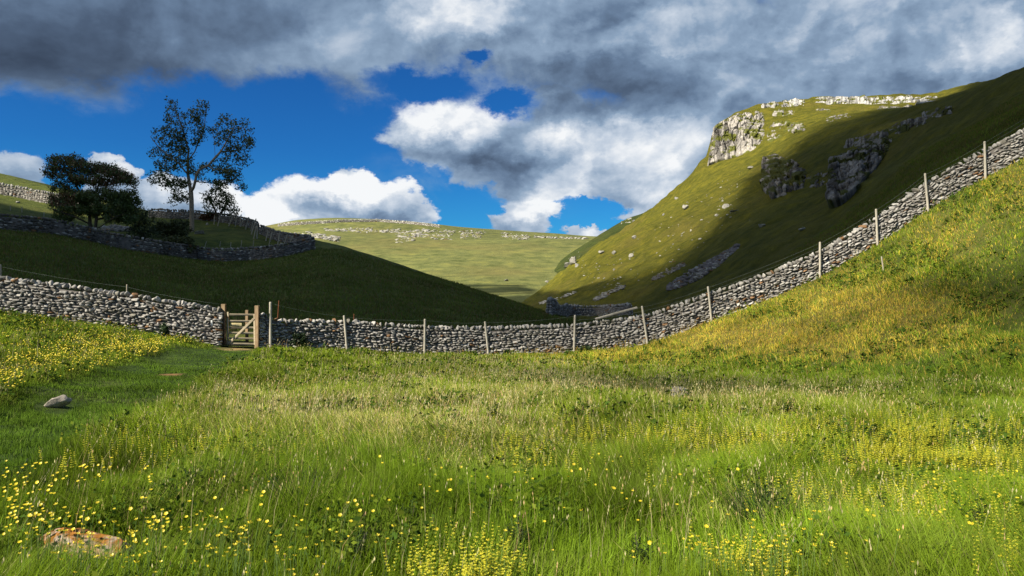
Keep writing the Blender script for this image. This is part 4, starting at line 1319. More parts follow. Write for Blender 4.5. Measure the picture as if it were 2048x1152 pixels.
def make_tree(name, label, base, skel, blobs, natt, step, infl, kill, tip, power, rmax, leaf_col, leaf_size, per, spread, bark, seed, Y, depth=1.0, leafp=.8, cat='tree', iters=70, droop=0.0, aspect=2.4, crowncol=None, leaf_r=None):
    rng = np.random.default_rng(seed)
    base = np.array(base, float); s = Y / F
    def rel(px, py, dy=0.0): return np.array([(px - 1024) / F * Y + 0, Y + dy, EZ + (HY - py) / F * Y]) - base
    root = empty(name, tuple(base)); tag(root, label, cat)
    sk = []
    for ch in skel:
        sk.append([rel(*c) for c in ch])
    A = []
    wsum = sum(b[2] * b[3] for b in blobs)
    for (cx, cy, rx, ry) in blobs:
        m = int(natt * rx * ry / wsum) + 3
        q = rng.normal(0, 1, (m, 3)); q /= np.linalg.norm(q, axis=1, keepdims=True); q *= rng.random((m, 1)) ** .4
        p = np.stack([q[:, 0] * rx * s, q[:, 1] * max(rx, ry) * s * depth, q[:, 2] * ry * s], 1) + rel(cx, cy)
        A.append(p)
    A = np.concatenate(A)
    nodes, par = grow(sk, A, step, infl, kill, iters, seed, droop)
    _, r, nch = tree_mesh('trunk', nodes, par, tip, power, rmax, 7, M[bark], root)
    lr = leaf_r or tip * 2.2
    tips = np.where(r < lr)[0]; tips = tips[rng.random(len(tips)) < leafp]
    v, fq, c = leaf_cards(nodes[tips], None, leaf_size, rng, per, spread, aspect)
    col = np.array(leaf_col)[None] * rng.uniform(.6, 1.4, (len(c), 1))
    if crowncol is not None: col = crowncol(c + base, col, rng)
    obj('crown', mkmesh('crown', v, [fq], np.repeat(col, 4, 0), False), M['leaf'], root)
    return root


# tall ash-like tree
TY = 82.0
tb = hit(385, 463); TY = tb[1]
skel = [[(385, 470), (384, 460), (383.5, 430), (383, 400), (382, 384)],
        [(382, 384), (376, 362, .3), (372, 345, .5), (371, 320, .6), (371, 298, .8), (366, 275, .6), (360, 250, .5), (352, 228, .3), (345, 205, .2)],
        [(372, 345), (364, 330, -.8), (350, 318, -1.2), (330, 300, -1.5), (316, 280, -1.8)],
        [(371, 320, .6), (382, 300, 1.0), (390, 275, 1.2), (400, 250, 1.3), (402, 220, 1.2), (410, 205, 1)],
        [(371, 298, .8), (352, 285, 1.4), (335, 262, 1.8)],
        [(382, 384), (392, 376, -.6), (398, 366, -1.0), (402, 352, -1.2), (409, 342, -1.2), (424, 334, -1.0), (436, 318, -.8), (446, 305, -.6), (452, 292, -.4), (462, 270, -.2), (470, 250)],
        [(424, 334, -1.0), (440, 345, -1.8), (458, 345, -2.4), (474, 352, -2.6)],
        [(398, 366, -1.0), (412, 364, .6), (432, 362, 1.4), (455, 358, 2.0), (475, 352, 2.2)],
        [(446, 305, -.6), (465, 300, .6), (485, 285, 1.2), (498, 275, 1.4)], [(436, 318, -.8), (440, 290, -1.6), (438, 262, -2)],
        [(378, 368, .2), (360, 360, 1.2), (340, 356, 1.8), (318, 362, 2.2)], [(383, 400), (372, 396, -.8), (358, 402, -1.6), (350, 412, -2)]]
blobs = [(347, 210, 16, 18), (352, 240, 26, 24), (340, 270, 36, 28), (330, 310, 34, 30), (360, 320, 26, 30), (325, 350, 30, 22), (350, 370, 30, 14), (312, 362, 20, 12),
         (386, 240, 20, 26), (402, 215, 16, 16), (396, 270, 16, 24), (360, 395, 20, 16), (385, 335, 14, 14),
         (450, 240, 22, 14), (445, 270, 22, 26), (480, 255, 26, 24), (492, 285, 20, 26), (470, 300, 28, 26), (485, 320, 20, 16), (465, 345, 26, 18), (440, 365, 20, 12), (415, 330, 12, 10), (400, 345, 10, 8), (480, 372, 12, 12)]
blobs = [(a, b, rx * .95, ry * .95) for a, b, rx, ry in blobs]


def ashcol(c, col, rng):
    return col * np.where(fbm(c[:, 0] * .5, c[:, 2] * .5, seed=4) > .5, 1.0, .75)[:, None]


make_tree('ash_tree', 'tall sparse ash tree with a forked trunk and clumped dark leaves', tb - (0, 0, .1), skel, blobs, 1500, .24, 3.0, .36, .0108, 1.86, .62, (.085, .115, .036), .145, 13, .22, 'bark', 5, TY, 0.9, .62, iters=60, aspect=2.0, leaf_r=.0125)

hb = hit(188, 466); HYd = hb[1]
skel = [[(188, 475), (184, 462), (180, 448), (176, 430, .3), (168, 408, .5), (155, 385, .5), (142, 360, .4), (128, 340, .3)],
        [(190, 474), (193, 458, -.2), (196, 440, -.3), (200, 418, -.4), (205, 395, -.3), (214, 370), (222, 350)],
        [(196, 440, -.3), (212, 432, .6), (232, 420, 1.0), (250, 405, 1.4), (268, 400, 1.6)], [(180, 448), (160, 436, -.8), (140, 428, -1.2), (120, 420, -1.4)],
        [(168, 408, .5), (182, 385, .9), (190, 360, .8), (180, 335, .6)], [(193, 458, -.2), (210, 455, -.8), (228, 446, -1.2), (245, 438, -1.4)]]
blobs = [(140, 322, 40, 9), (100, 350, 16, 7), (125, 340, 34, 10), (175, 335, 40, 12), (215, 338, 34, 9), (235, 348, 34, 11), (255, 362, 22, 10), (150, 358, 40, 9), (200, 362, 44, 10), (130, 375, 26, 8),
         (120, 398, 26, 12), (160, 395, 40, 14), (210, 392, 50, 16), (250, 395, 30, 16), (135, 418, 34, 14), (180, 420, 40, 12), (225, 418, 44, 14), (262, 412, 20, 12), (130, 437, 20, 8), (240, 436, 26, 10), (262, 432, 20, 14)]


def hawcol(c, col, rng):
    _, py = img(c)
    k = sstep(395, 360, py) * (rng.random(len(c)) < .38)
    k = np.maximum(k, (np.abs(_ - 125) < 25) * (py > 385) * (py < 412) * (rng.random(len(c)) < .6))[:, None]
    return col * (1 - k) + np.array((.20, .10, .055)) * k * rng.uniform(.6, 1.3, (len(c), 1))


make_tree('hawthorn_tree', 'dark spreading hawthorn tree with flat layered crown and reddish top, growing by the wall', hb - (0, 0, .1), skel, blobs, 2300, .18, 2.2, .23, .009, 2.0, .42, (.085, .125, .034), .12, 17, .17, 'darkbark', 8, HYd, 1.0, .85, iters=60, crowncol=hawcol, leaf_r=.016)

sb = hit(438, 444); sb = sb if sb[1] < 130 else wp(438, 444, 104)
Ys = sb[1]
skel = [[(436, 448), (435, 436), (432, 424), (424, 408), (416, 396)], [(435, 436), (444, 420, .3), (452, 404, .3), (450, 385, .2)], [(444, 420, .3), (458, 420, -.5), (470, 428, -1)]]
blobs = [(438, 382, 20, 14), (418, 396, 16, 14), (455, 398, 18, 14), (440, 408, 26, 12), (462, 418, 18, 12), (466, 432, 12, 8), (420, 418, 14, 10)]
make_tree('thorn_tree', 'small leaning thorn tree on the skyline, half hidden by the tall tree', sb, skel, blobs, 560, .26, 3, .34, .016, 1.95, .28, (.07, .10, .032), .16, 9, .22, 'darkbark', 9, Ys, 1.0, .8, iters=50, leaf_r=.028)


def bush(name, label, px, py, wpx, hpx, seed, col, leaf=.10, n=260, per=14, cat='bush', back=0.0, bark='darkbark'):
    b = hit(px, py); b[1] += back; Y = b[1]; b[2] = drop(b[0], Y) if back else b[2]
    rx, ry = wpx / 2, hpx / 2
    sk = [[(px, py), (px + rx * d * .25, py - hpx * .25, d * .2), (px + rx * d * .6, py - hpx * .55, -d * .3)] for d in (-1, -.4, .3, 1)]
    bl = [(px + rx * a, py - hpx * .45 - ry * c, rx * .5, ry * .45) for a, c in ((-.5, -.2), (.5, -.3), (0, 0), (-.25, .4), (.3, .45), (0, -.4))]
    make_tree(name, label, b, sk, bl, n, hpx * .07 / F * Y, hpx * .9 / F * Y, hpx * .085 / F * Y, .006 * Y / 70, 2.1, .09 * Y / 70, col, leaf, per, hpx * .05 / F * Y, bark, seed, Y, 1.0, .95, cat, 30, leaf_r=.03)


bush('thorn_scrub', 'dark thorn scrub just right of the hawthorn tree', 285, 484, 70, 74, 21, (.045, .065, .022), .12)
bush('thorn_scrub', 'low olive scrub at the left foot of the tall tree', 345, 478, 90, 44, 22, (.075, .088, .028), .12)
bush('thorn_scrub', 'olive scrub growing over the dark wall below the tall tree', 355, 510, 80, 44, 23, (.065, .08, .026), .12)
bush('bracken_bush', 'rusty brown bush at the foot of the small skyline tree', 420, 442, 44, 18, 24, (.13, .055, .025), .13)
bush('nettle_clump', 'dark nettle clump against the wall between the first two pale stakes', 598, 697, 40, 36, 25, (.022, .042, .014), .05, 220, 10, 'weeds', bark='darkbark')
bush('nettle_clump', 'weeds growing against the wall foot left of the gate', 328, 676, 22, 34, 26, (.028, .055, .018), .05, 120, 10, 'weeds')
bush('nettle_clump', 'low weeds at the foot of the left wall, farther from the gate', 232, 655, 34, 16, 27, (.035, .065, .02), .05, 120, 10, 'weeds')
bush('nettle_clump', 'small weeds at the wall foot left of the fifth pale stake', 1130, 706, 20, 18, 28, (.035, .065, .02), .05, 90, 10, 'weeds')
bush('nettle_clump', 'small weeds at the wall foot right of the fifth pale stake', 1170, 707, 26, 20, 29, (.035, .065, .02), .05, 90, 10, 'weeds')

# ------------------------------------------------------------------ grass
def blades(X, Y, h, w, lean, ang_, cb, ct, rng, z=None):
    n = len(X)
    z = meadow_z(X, Y) - .02 if z is None else z
    fa = rng.uniform(0, np.pi, n)                       # facing of the blade
    dx, dy = np.cos(fa) * w / 2, np.sin(fa) * w / 2
    lx, ly = np.cos(ang_) * lean, np.sin(ang_) * lean
    B = np.stack([X, Y, z], 1)
    def lv(t, k, ww):
        c = B + np.stack([lx * k * h, ly * k * h, t * h * (1 - .25 * k * lean)], 1)
        return c + np.stack([-dx * ww, -dy * ww, 0 * dx], 1), c + np.stack([dx * ww, dy * ww, 0 * dx], 1)
    a0, a1 = lv(0, 0, 1.0); b0, b1 = lv(.5, .25, .9); c0, _ = lv(1, 1, 0)
    V = np.stack([a0, a1, b0, b1, c0], 1).reshape(-1, 3)
    i = np.arange(n)[:, None] * 5
    Q = i + np.array([0, 1, 3, 2]); T = i + np.array([2, 3, 4])
    mid = cb * .45 + ct * .55
    C = np.stack([cb, cb, mid, mid, ct], 1).reshape(-1, 3)
    return V, Q, T, C


def grass_colors(X, Y, rng):
    z = meadow_z(X, Y); px, py = img(np.stack([X, Y, z], 1))
    n = len(X)
    n1 = fbm(X * .5, Y * .5, seed=61); n2 = fbm(X * 2.1, Y * 2.1, seed=63)
    g = np.array((.132, .186, .011))[None] * (1 + (n1[:, None] - .5) * 1.0)
    k = sstep(.45, .75, n2)[:, None] * .55
    g = g * (1 - k) + np.array((.165, .195, .035)) * k
    gold = np.clip(region(px, py, PATCH), 0, 1) * sstep(.25, .55, n1 + .12)
    lush = np.clip(region(px, py, LUSH_SHADE), 0, 1)
    seed_ = np.clip(region(px, py, DRYSEED), 0, 1) * sstep(.3, .6, fbm(X * .8, Y * .8, seed=66) + .08)
    g = g * (1 - lush[:, None] * .5) + np.array((.040, .120, .014)) * lush[:, None] * .5  # lush green, also darkens the painted shade bands
    m = (rng.random(n) < gold * .92)[:, None]
    g = np.where(m, np.array((.50, .38, .055)) * rng.uniform(.7, 1.25, (n, 1)), g)
    m = (rng.random(n) < seed_ * .5)[:, None]
    g = np.where(m, np.array((.46, .41, .14)) * rng.uniform(.7, 1.2, (n, 1)), g)
    m = (rng.random(n) < .06)[:, None]
    g = np.where(m, np.array((.25, .22, .09)) * rng.uniform(.6, 1.2, (n, 1)), g)
    yl = (rng.random(n) < .22)[:, None]
    g = np.where(yl, np.array((.19, .27, .03)) * rng.uniform(.7, 1.2, (n, 1)), g)
    pth = seg_dist(X, Y, PATH) + (n2 - .5) * 1.2
    pw = np.interp(Y, [4, 10, 20, 27, 31], [.9, 1.35, 1.6, 1.2, .6])
    onp = 1 - sstep(pw * .8, pw * 1.25, pth)
    g = g * (1 - onp[:, None] * .75) + np.array((.058, .120, .016)) * onp[:, None] * .75
    n3 = fbm(X * 1.3, Y * 1.3, seed=65)
    nr = (1 - sstep(6.0, 9.5, Y))[:, None]; g = g * (1 - nr) + g * np.array((.90, .98, .9)) * nr      # darker, greener sward near the camera
    g = g * (.40 + 1.15 * n3[:, None])
    return g * rng.uniform(.7, 1.3, (n, 1)), onp, gold, seed_, px, py


def sample_meadow(n, y0, y1, rng, pw_=1.0, pxr=(-60, 2110)):
    t = rng.random(n)
    Y = (y0 ** (1 + pw_) + t * (y1 ** (1 + pw_) - y0 ** (1 + pw_))) ** (1 / (1 + pw_))
    X = (pxr[0] - 1024) / F * Y - 2.6 + rng.random(n) * ((pxr[1] - pxr[0]) / F * Y + 5.2)
    k = Y < ywall(X) - .33
    return X[k], Y[k]


def build_grass():
    rng = np.random.default_rng(77)
    VV, QQ, TT, CC, off = [], [], [], [], 0
    for (n, y0, y1, w, hm) in [(330000, 2.6, 7.5, .0050, .95), (270000, 7.5, 13.5, .0075, .9), (210000, 13.5, 22, .012, .85), (210000, 22, 34, .018, .8)]:
        X, Y = sample_meadow(n, y0, y1, rng)
        clump = rng.random(len(X)) < .5                 # half of the blades stand in tufts
        q = np.floor(X / .38) * 31.7 + np.floor(Y / .38) * 17.3
        X = np.where(clump, X + (np.sin(q * 12.9) * .2), X); Y = np.where(clump, Y + np.cos(q * 4.1) * .2, Y)
        X, Y = X + rng.normal(0, .03, len(X)), Y + rng.normal(0, .03, len(X))
        k = Y < ywall(X) - .33; X, Y = X[k], Y[k]
        g, onp, gold, sd, px, py = grass_colors(X, Y, rng)
        hn = fbm(X * .9, Y * .9, seed=71); hn2 = fbm(X * 3.0, Y * 3.0, seed=72)
        h = hm * (.13 + .18 * sstep(.3, .75, hn) + .12 * hn2) * rng.uniform(.55, 1.35, len(X))
        h *= 1 - .62 * onp
        h *= np.where(py < 740, .75, 1.0)
        dist_rock = np.minimum(np.hypot((px - 165) / 120, (py - 1118) / 50), np.hypot((px - 108) / 42, (py - 818) / 16))
        h *= np.where(dist_rock < 1, .30, 1)
        h *= np.where(np.hypot((px - 1357) / 36, (py - 800) / 16) < 1, .25, 1)
        keep = rng.random(len(X)) > .2 * onp
        bare = (np.hypot(X + 11.0, (Y - 29.2) * .8) < .8) & (rng.random(len(X)) < .85) | (np.hypot(X + 9.1, (Y - 19.8) * .7) < .3)
        keep &= ~bare
        wind = fbm(X * .25, Y * .25, seed=73)
        an = np.where(rng.random(len(X)) < .45, math.pi * (.15 + .9 * wind) , rng.uniform(0, 2 * math.pi, len(X)))
        ln = rng.uniform(.15, 1.05, len(X))
        ww = w * rng.uniform(.6, 1.35, len(X))
        X, Y, h, ww, ln, an, g = [a[keep] for a in (X, Y, h, ww, ln, an, g)]
        v, qf, tf, c = blades(X, Y, h, ww, ln, an, g * .8, g * 1.25, rng)
        VV.append(v); QQ.append(qf + off); TT.append(tf + off); CC.append(c); off += len(v)
    o = obj('meadow_grass', mkmesh('meadow_grass', np.concatenate(VV), [np.concatenate(QQ), np.concatenate(TT)], np.concatenate(CC), False), M['grass'])
    tag(o, kind='stuff')
    # seed heads: thin straw stalks with a feathery top
    VV, QQ, TT, CC, off = [], [], [], [], 0
    for (n, y0, y1, w) in [(16000, 2.8, 9, .0026), (26000, 9, 18, .0045), (26000, 18, 33.4, .008)]:
        X, Y = sample_meadow(n, y0, y1, rng)
        g, onp, gold, sd, px, py = grass_colors(X, Y, rng)
        k = (rng.random(len(X)) < .10 + .75 * np.maximum(gold * .6, sd)) & (onp < .3)
        X, Y = X[k], Y[k]; n = len(X)
        base = np.where((gold[k] > sd[k])[:, None], np.array((.44, .34, .07)), np.array((.46, .42, .22)))
        c = base * rng.uniform(.7, 1.2, (n, 1))
        pinkish = rng.random(n) < .3; c[pinkish] = c[pinkish] * np.array((1.0, .78, .72))
        h = rng.uniform(.24, .50, n); an = rng.uniform(-.6, 2.2, n); ln = rng.uniform(.1, .5, n)
        v, qf, tf, cc = blades(X, Y, h, np.full(n, w), ln, an, c * .8, c, rng)
        VV.append(v); QQ.append(qf + off); TT.append(tf + off); CC.append(cc); off += len(v)
        tipv = v.reshape(-1, 5, 3)[:, 4]; mid = v.reshape(-1, 5, 3)[:, 2:4].mean(1)
        for r in range(3):
            t = rng.uniform(.6, 1.0, n)[:, None]; p = mid * (1 - t) + tipv * t
            s = (w * 1.2 + .003) * rng.uniform(.7, 1.4, n); a_ = rng.uniform(0, 6.28, n); ax_, ay_ = np.cos(a_) * s * .55, np.sin(a_) * s * .55
            v2 = np.stack([p - np.stack([0 * s, 0 * s, s * 1.8], 1), p + np.stack([ax_, ay_, 0 * s], 1), p + np.stack([0 * s, 0 * s, s * 2.0], 1), p - np.stack([ax_, ay_, 0 * s], 1)], 1).reshape(-1, 3)
            VV.append(v2); QQ.append(np.arange(n * 4).reshape(-1, 4) + off); off += len(v2); CC.append(np.repeat(c * 1.1, 4, 0))
    o = obj('seeding_grass', mkmesh('seeding_grass', np.concatenate(VV), [np.concatenate(QQ), np.concatenate(TT)], np.concatenate(CC), False), M['grass'])
    tag(o, kind='stuff')


build_grass()


def hill_tufts():
    """coarse tufts on the shaded left hill and the foot of the right one"""
    rng = np.random.default_rng(79)
    n = 150000
    Y = rng.uniform(33, 74, n); px = rng.uniform(-100, 2150, n)
    X = (px - 1024) / F * Y
    k = Y > ywall(X) + .5; X, Y = X[k], Y[k]
    z = np.array([drop(x, y) for x, y in zip(X, Y)])
    P = np.stack([X, Y, z], 1)
    n = len(X)
    n1 = fbm(X * .3, Y * .3, seed=81)
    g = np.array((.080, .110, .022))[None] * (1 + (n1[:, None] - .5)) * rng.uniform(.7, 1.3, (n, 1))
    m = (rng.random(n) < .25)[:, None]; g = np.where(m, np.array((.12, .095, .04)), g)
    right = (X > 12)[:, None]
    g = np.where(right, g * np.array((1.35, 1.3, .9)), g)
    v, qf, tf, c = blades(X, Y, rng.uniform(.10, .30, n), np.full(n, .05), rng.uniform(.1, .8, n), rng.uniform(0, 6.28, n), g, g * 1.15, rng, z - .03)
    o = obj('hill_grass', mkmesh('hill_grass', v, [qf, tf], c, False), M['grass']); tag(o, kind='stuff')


hill_tufts()


def herbs():
    """low broad-leaved plants between the grasses"""
    rng = np.random.default_rng(83)
    VV, FF_, CC_, off = [], [], [], 0
    for (n, y0, y1, s0) in [(9000, 2.9, 8, .022), (14000, 8, 16, .034), (14000, 16, 33, .055)]:
        X, Y = sample_meadow(n, y0, y1, rng)
        k = fbm(X * 1.1, Y * 1.1, seed=84) > .54; X, Y = X[k], Y[k]
        g, onp, gold, sd, px, py = grass_colors(X, Y, rng)
        k = (onp < .6) & (gold < .6); X, Y = X[k], Y[k]; n = len(X)
        z = meadow_z(X, Y) + rng.uniform(.04, .24, n)
        v, f, c = leaf_cards(np.stack([X, Y, z], 1), None, s0, rng, 5, .045, 1.7, .5)
        dark = rng.random(n) < .5
        col = np.where(dark[:, None], np.array((.048, .090, .014)), np.array((.12, .16, .018))) * rng.uniform(.6, 1.4, (n, 1))
        VV.append(v); FF_.append(f + off); off += len(v); CC_.append(np.repeat(col, 20, 0))
    o = obj('meadow_herbs', mkmesh('meadow_herbs', np.concatenate(VV), [np.concatenate(FF_)], np.concatenate(CC_), False), M['grass']); tag(o, kind='stuff')


herbs()
# ------------------------------------------------------------------ flowers
def flower_head(name, r=.011, col=(.86, .70, .05)):
    V, Q, C = [], [], []
    for k in range(5):
        a = k * 2 * math.pi / 5
        def p(rr, da, z): return (math.cos(a + da) * rr * r, math.sin(a + da) * rr * r, z * r)
        pts = [p(.1, 0, 0), p(.62, -.52, .28), p(1.05, -.34, .66), p(1.12, 0, .72), p(1.05, .34, .66), p(.62, .52, .28)]
        n = len(V); V += pts; Q.append([n, n + 1, n + 2, n + 3]); Q.append([n, n + 3, n + 4, n + 5]); C += [tuple(x * .8 for x in col)] + [col] * 5
    n = len(V)
    for k in range(6):
        a = k * math.pi / 3; V.append((math.cos(a) * .24 * r, math.sin(a) * .24 * r, .30 * r)); C.append((.62, .52, .03))
    Fs = [np.array(Q), np.array([[n + k for k in range(6)]])]
    return np.array(V), Fs, np.array(C)


FV_, FF_, FC_ = flower_head('head', .0082)
rngf = np.random.default_rng(99)


def butter_positions(tab, n, rng, lo=None):
    w = np.array([t[2] * t[3] * t[4] * (2.2 if t[3] < 40 else 1) for t in tab]); w /= w.sum()
    i = rng.choice(len(tab), n, p=w)
    T = np.array(tab)[i]
    q = np.stack([T[:, 0] + rng.normal(0, .8, n) * T[:, 2], T[:, 1] + rng.normal(0, .9, n) * T[:, 3]], 1)
    # clumpy
    return q[(vn(q[:, 0] / 26, q[:, 1] / 9, seed=5) > .48) | (rng.random(n) < .30)]


def ground_at(px, py):
    """meadow point under image positions, marching along the rays"""
    u = (px - 1024) / F; v = (HY - py) / F
    Y = np.full(len(px), 3.0)
    done = np.zeros(len(px), bool); out = np.full(len(px), np.nan)
    for Yt in np.geomspace(3.0, 33, 400):
        z = EZ + v * Yt; g_ = meadow_z(u * Yt, np.full(len(px), Yt))
        m = (~done) & (z <= g_); out[m] = Yt; done |= m
    return u * out, out


# near buttercups: each one its own plant
cand = butter_positions(BUTTER2, 2600, rngf)
cx, cy = ground_at(cand[:, 0], cand[:, 1] + 20)
for _ in range(3):
    cx, cy = ground_at(cand[:, 0], cand[:, 1] + .26 * F / np.nan_to_num(cy, nan=6.0))
ok = ~np.isnan(cy); cx, cy, cand = cx[ok], cy[ok], cand[ok]
inf = (cand[:, 0] > 5) & (cand[:, 0] < 2043) & (cand[:, 1] < 1148)
cx, cy = cx[inf], cy[inf]
order = np.argsort(cy); NEAR = order[:290]; REST = order[290:600]
stems, heads = [], []
for k in range(4):
    h = .24 + .05 * k; b_ = .03 * (k - 1.5)
    pts = [(0, 0, -.02), (b_ * .3, .01, h * .5), (b_, .02, h)]
    stems.append((h, b_, rod_mesh('stem', pts, [.0018, .0014, .0011], 5)))
    c, s = math.cos(.35 * k), math.sin(.35 * k)
    R = np.array([[1, 0, 0], [0, c, s], [0, -s, c]])
    V = FV_ @ R.T
    heads.append(mkmesh('flower', V * (1.0 + .1 * k), FF_, FC_, False))
M['stem'] = mat_plain('flower_stem', (.09, .15, .03), .8)
for m_ in stems: m_[2].materials.append(M['stem'])
for m_ in heads: m_.materials.append(M['petal'])
protos = []
for i, j in enumerate(NEAR):
    k = int(rngf.integers(4)); h, b_, sm = stems[k]
    z = float(meadow_z(cx[j], cy[j]))
    px, py = img(np.array([cx[j], cy[j], z]))
    if py > 1040 and px < 420: lb, gr = 'yellow buttercup on a thin stem near the lichen rock', 'buttercups around the lichen rock'
    elif px < 520 and py > 900: lb, gr = 'yellow buttercup in the near grass on the left', 'buttercups in the near left grass'
    elif px < 520: lb, gr = 'yellow buttercup near the pale slab on the left', 'buttercups around the pale slab'
    elif px < 1300: lb, gr = 'yellow buttercup in the middle of the foreground grass', 'buttercups in the middle foreground'
    else: lb, gr = 'yellow buttercup in the foreground grass on the right', 'buttercups in the right foreground'
    o = bpy.data.objects.new('buttercup', sm); COL.objects.link(o); o.location = (cx[j], cy[j], z); o.rotation_euler = (0, 0, 0)
    s = float(rngf.uniform(.85, 1.25)); o.scale = (s, s, s)
    tag(o, lb, 'flower', gr)
    f = bpy.data.objects.new('flower_head', heads[int(rngf.integers(4))]); COL.objects.link(f); f.parent = o
    f.location = (b_, .02, h); f.rotation_euler = (float(rngf.uniform(0, .5)), 0, float(rngf.uniform(-.6, .6)))


def flower_mass(name, X, Y, r0, rng, hgt=(.24, .4), col=(.84, .68, .04), petals=5):
    n = len(X); z = meadow_z(X, Y)
    h = rng.uniform(*hgt, n); r = r0 * rng.uniform(.75, 1.3, n)
    c = np.stack([X, Y, z + h], 1)
    # each head: a shallow five-sided cup tipped at random
    a = np.arange(5) * 2 * math.pi / 5
    ring = np.stack([np.cos(a), np.sin(a), np.full(5, .55)], 1)
    loc = np.concatenate([[[0, 0, 0]], ring])
    tx, ty = rng.normal(.35, .35, n), rng.normal(0, .35, n)
    V = loc[None] * r[:, None, None]
    V2 = V.copy(); V2[..., 2] = V[..., 2] * np.cos(tx)[:, None] + V[..., 1] * np.sin(tx)[:, None]; V2[..., 1] = V[..., 1] * np.cos(tx)[:, None] - V[..., 2] * np.sin(tx)[:, None]
    V2 = V2 + c[:, None]
    T = np.array([[0, 1 + k, 1 + (k + 1) % 5] for k in range(5)])
    Fh = (T[None] + (np.arange(n) * 6)[:, None, None]).reshape(-1, 3)
    C = np.array(col)[None] * rng.uniform(.7, 1.1, (n, 1)); C = np.repeat(C, 6, 0)
    sv, sq, st, sc_ = blades(X, Y, h, np.full(n, max(.003, r0 * .18)), np.zeros(n), np.zeros(n), np.tile((.07, .12, .02), (n, 1)), np.tile((.09, .15, .03), (n, 1)), rng)
    m = len(V2.reshape(-1, 3))
    o = obj(name, mkmesh(name, np.concatenate([V2.reshape(-1, 3), sv]), [sq + m, np.concatenate([Fh, st + m])], np.concatenate([C, sc_]), False), M['petal'])
    tag(o, kind='stuff')


r1 = cx[REST], cy[REST]
flower_mass('buttercup_patch', r1[0], r1[1], .011, rngf)
q = butter_positions(BUTTER, 4200, rngf); fx, fy = ground_at(q[:, 0], q[:, 1] + 6)
ok = ~np.isnan(fy) & (fy < 30); fx, fy = fx[ok], fy[ok]
k = seg_dist(fx, fy, PATH) > 1.2
fx, fy = fx[k], fy[k]; k = fy < ywall(fx) - .6
flower_mass('buttercup_drift', fx[k], fy[k], .015, rngf, (.16, .32))


def spikes(n, rng):
    """crosswort: leafy yellow-green stems with whorls of tiny yellow flowers"""
    tab = ROSETTE
    w = np.array([t[2] * t[3] * t[4] for t in tab]); w /= w.sum()
    T = np.array(tab)[rng.choice(len(tab), n, p=w)]
    q = np.stack([T[:, 0] + rng.normal(0, .75, n) * T[:, 2], T[:, 1] + rng.normal(0, .85, n) * T[:, 3]], 1)
    cl = fbm(q[:, 0] / 60, q[:, 1] / 24, seed=15)
    q = q[(cl > .5) | (rng.random(n) < .22)]
    X, Y = ground_at(q[:, 0], q[:, 1] + 12)
    for _ in range(3): X, Y = ground_at(q[:, 0], q[:, 1] + .20 * F / np.nan_to_num(Y, nan=6.0))
    ok = ~np.isnan(Y); X, Y = X[ok], Y[ok]; ok = Y < ywall(X) - .5; X, Y = X[ok], Y[ok]; n = len(X)
    z = meadow_z(X, Y); h = rng.uniform(.16, .30, n)
    lx, ly = rng.normal(0, .05, n), rng.normal(0, .05, n)
    VV, QQ, CC, off = [], [], [], 0
    wk = 8
    sc = np.clip(Y / 9, .8, 2.2)
    for k in range(wk):
        t = .42 + .58 * k / (wk - 1)
        c = np.stack([X + lx * t, Y + ly * t, z + h * t], 1)
        rr = .0135 * (1.1 - .65 * k / wk) * rng.uniform(.8, 1.2, n) * sc ** .5
        for j in range(5):
            a = j * 2 * math.pi / 5 + k * .7 + rng.uniform(-.3, .3, n)
            d = np.stack([np.cos(a), np.sin(a), np.full(n, .25)], 1); pr = np.stack([-np.sin(a), np.cos(a), 0 * a], 1)
            up = np.array((0, 0, 1.0))
            s = (rr * .62)[:, None]
            p = c + d * rr[:, None] * .75
            v = np.stack([p - d * s, p + pr * s * .8 - up * s * .1, p + d * s + up * s * .5, p - pr * s * .8 + up * s * .6], 1).reshape(-1, 3)
            VV.append(v); QQ.append(np.arange(n * 4).reshape(-1, 4) + off); off += len(v)
            col = np.where((rng.random(n) < .62 + .3 * k / wk)[:, None], np.array((.70, .66, .05)), np.array((.16, .24, .03))) * rng.uniform(.7, 1.1, (n, 1))
            CC.append(np.repeat(col, 4, 0))
    sv, sq, st, sc_ = blades(X, Y, h, .006 * sc, np.hypot(lx, ly), np.arctan2(ly, lx), np.tile((.06, .10, .02), (n, 1)), np.tile((.20, .26, .03), (n, 1)), rng)
    m = off
    o = obj('crosswort', mkmesh('crosswort', np.concatenate(VV + [sv]), [np.concatenate(QQ + [sq + m]), st + m], np.concatenate(CC + [sc_]), False), M['petal'])
    tag(o, kind='stuff')


spikes(6000, rngf)

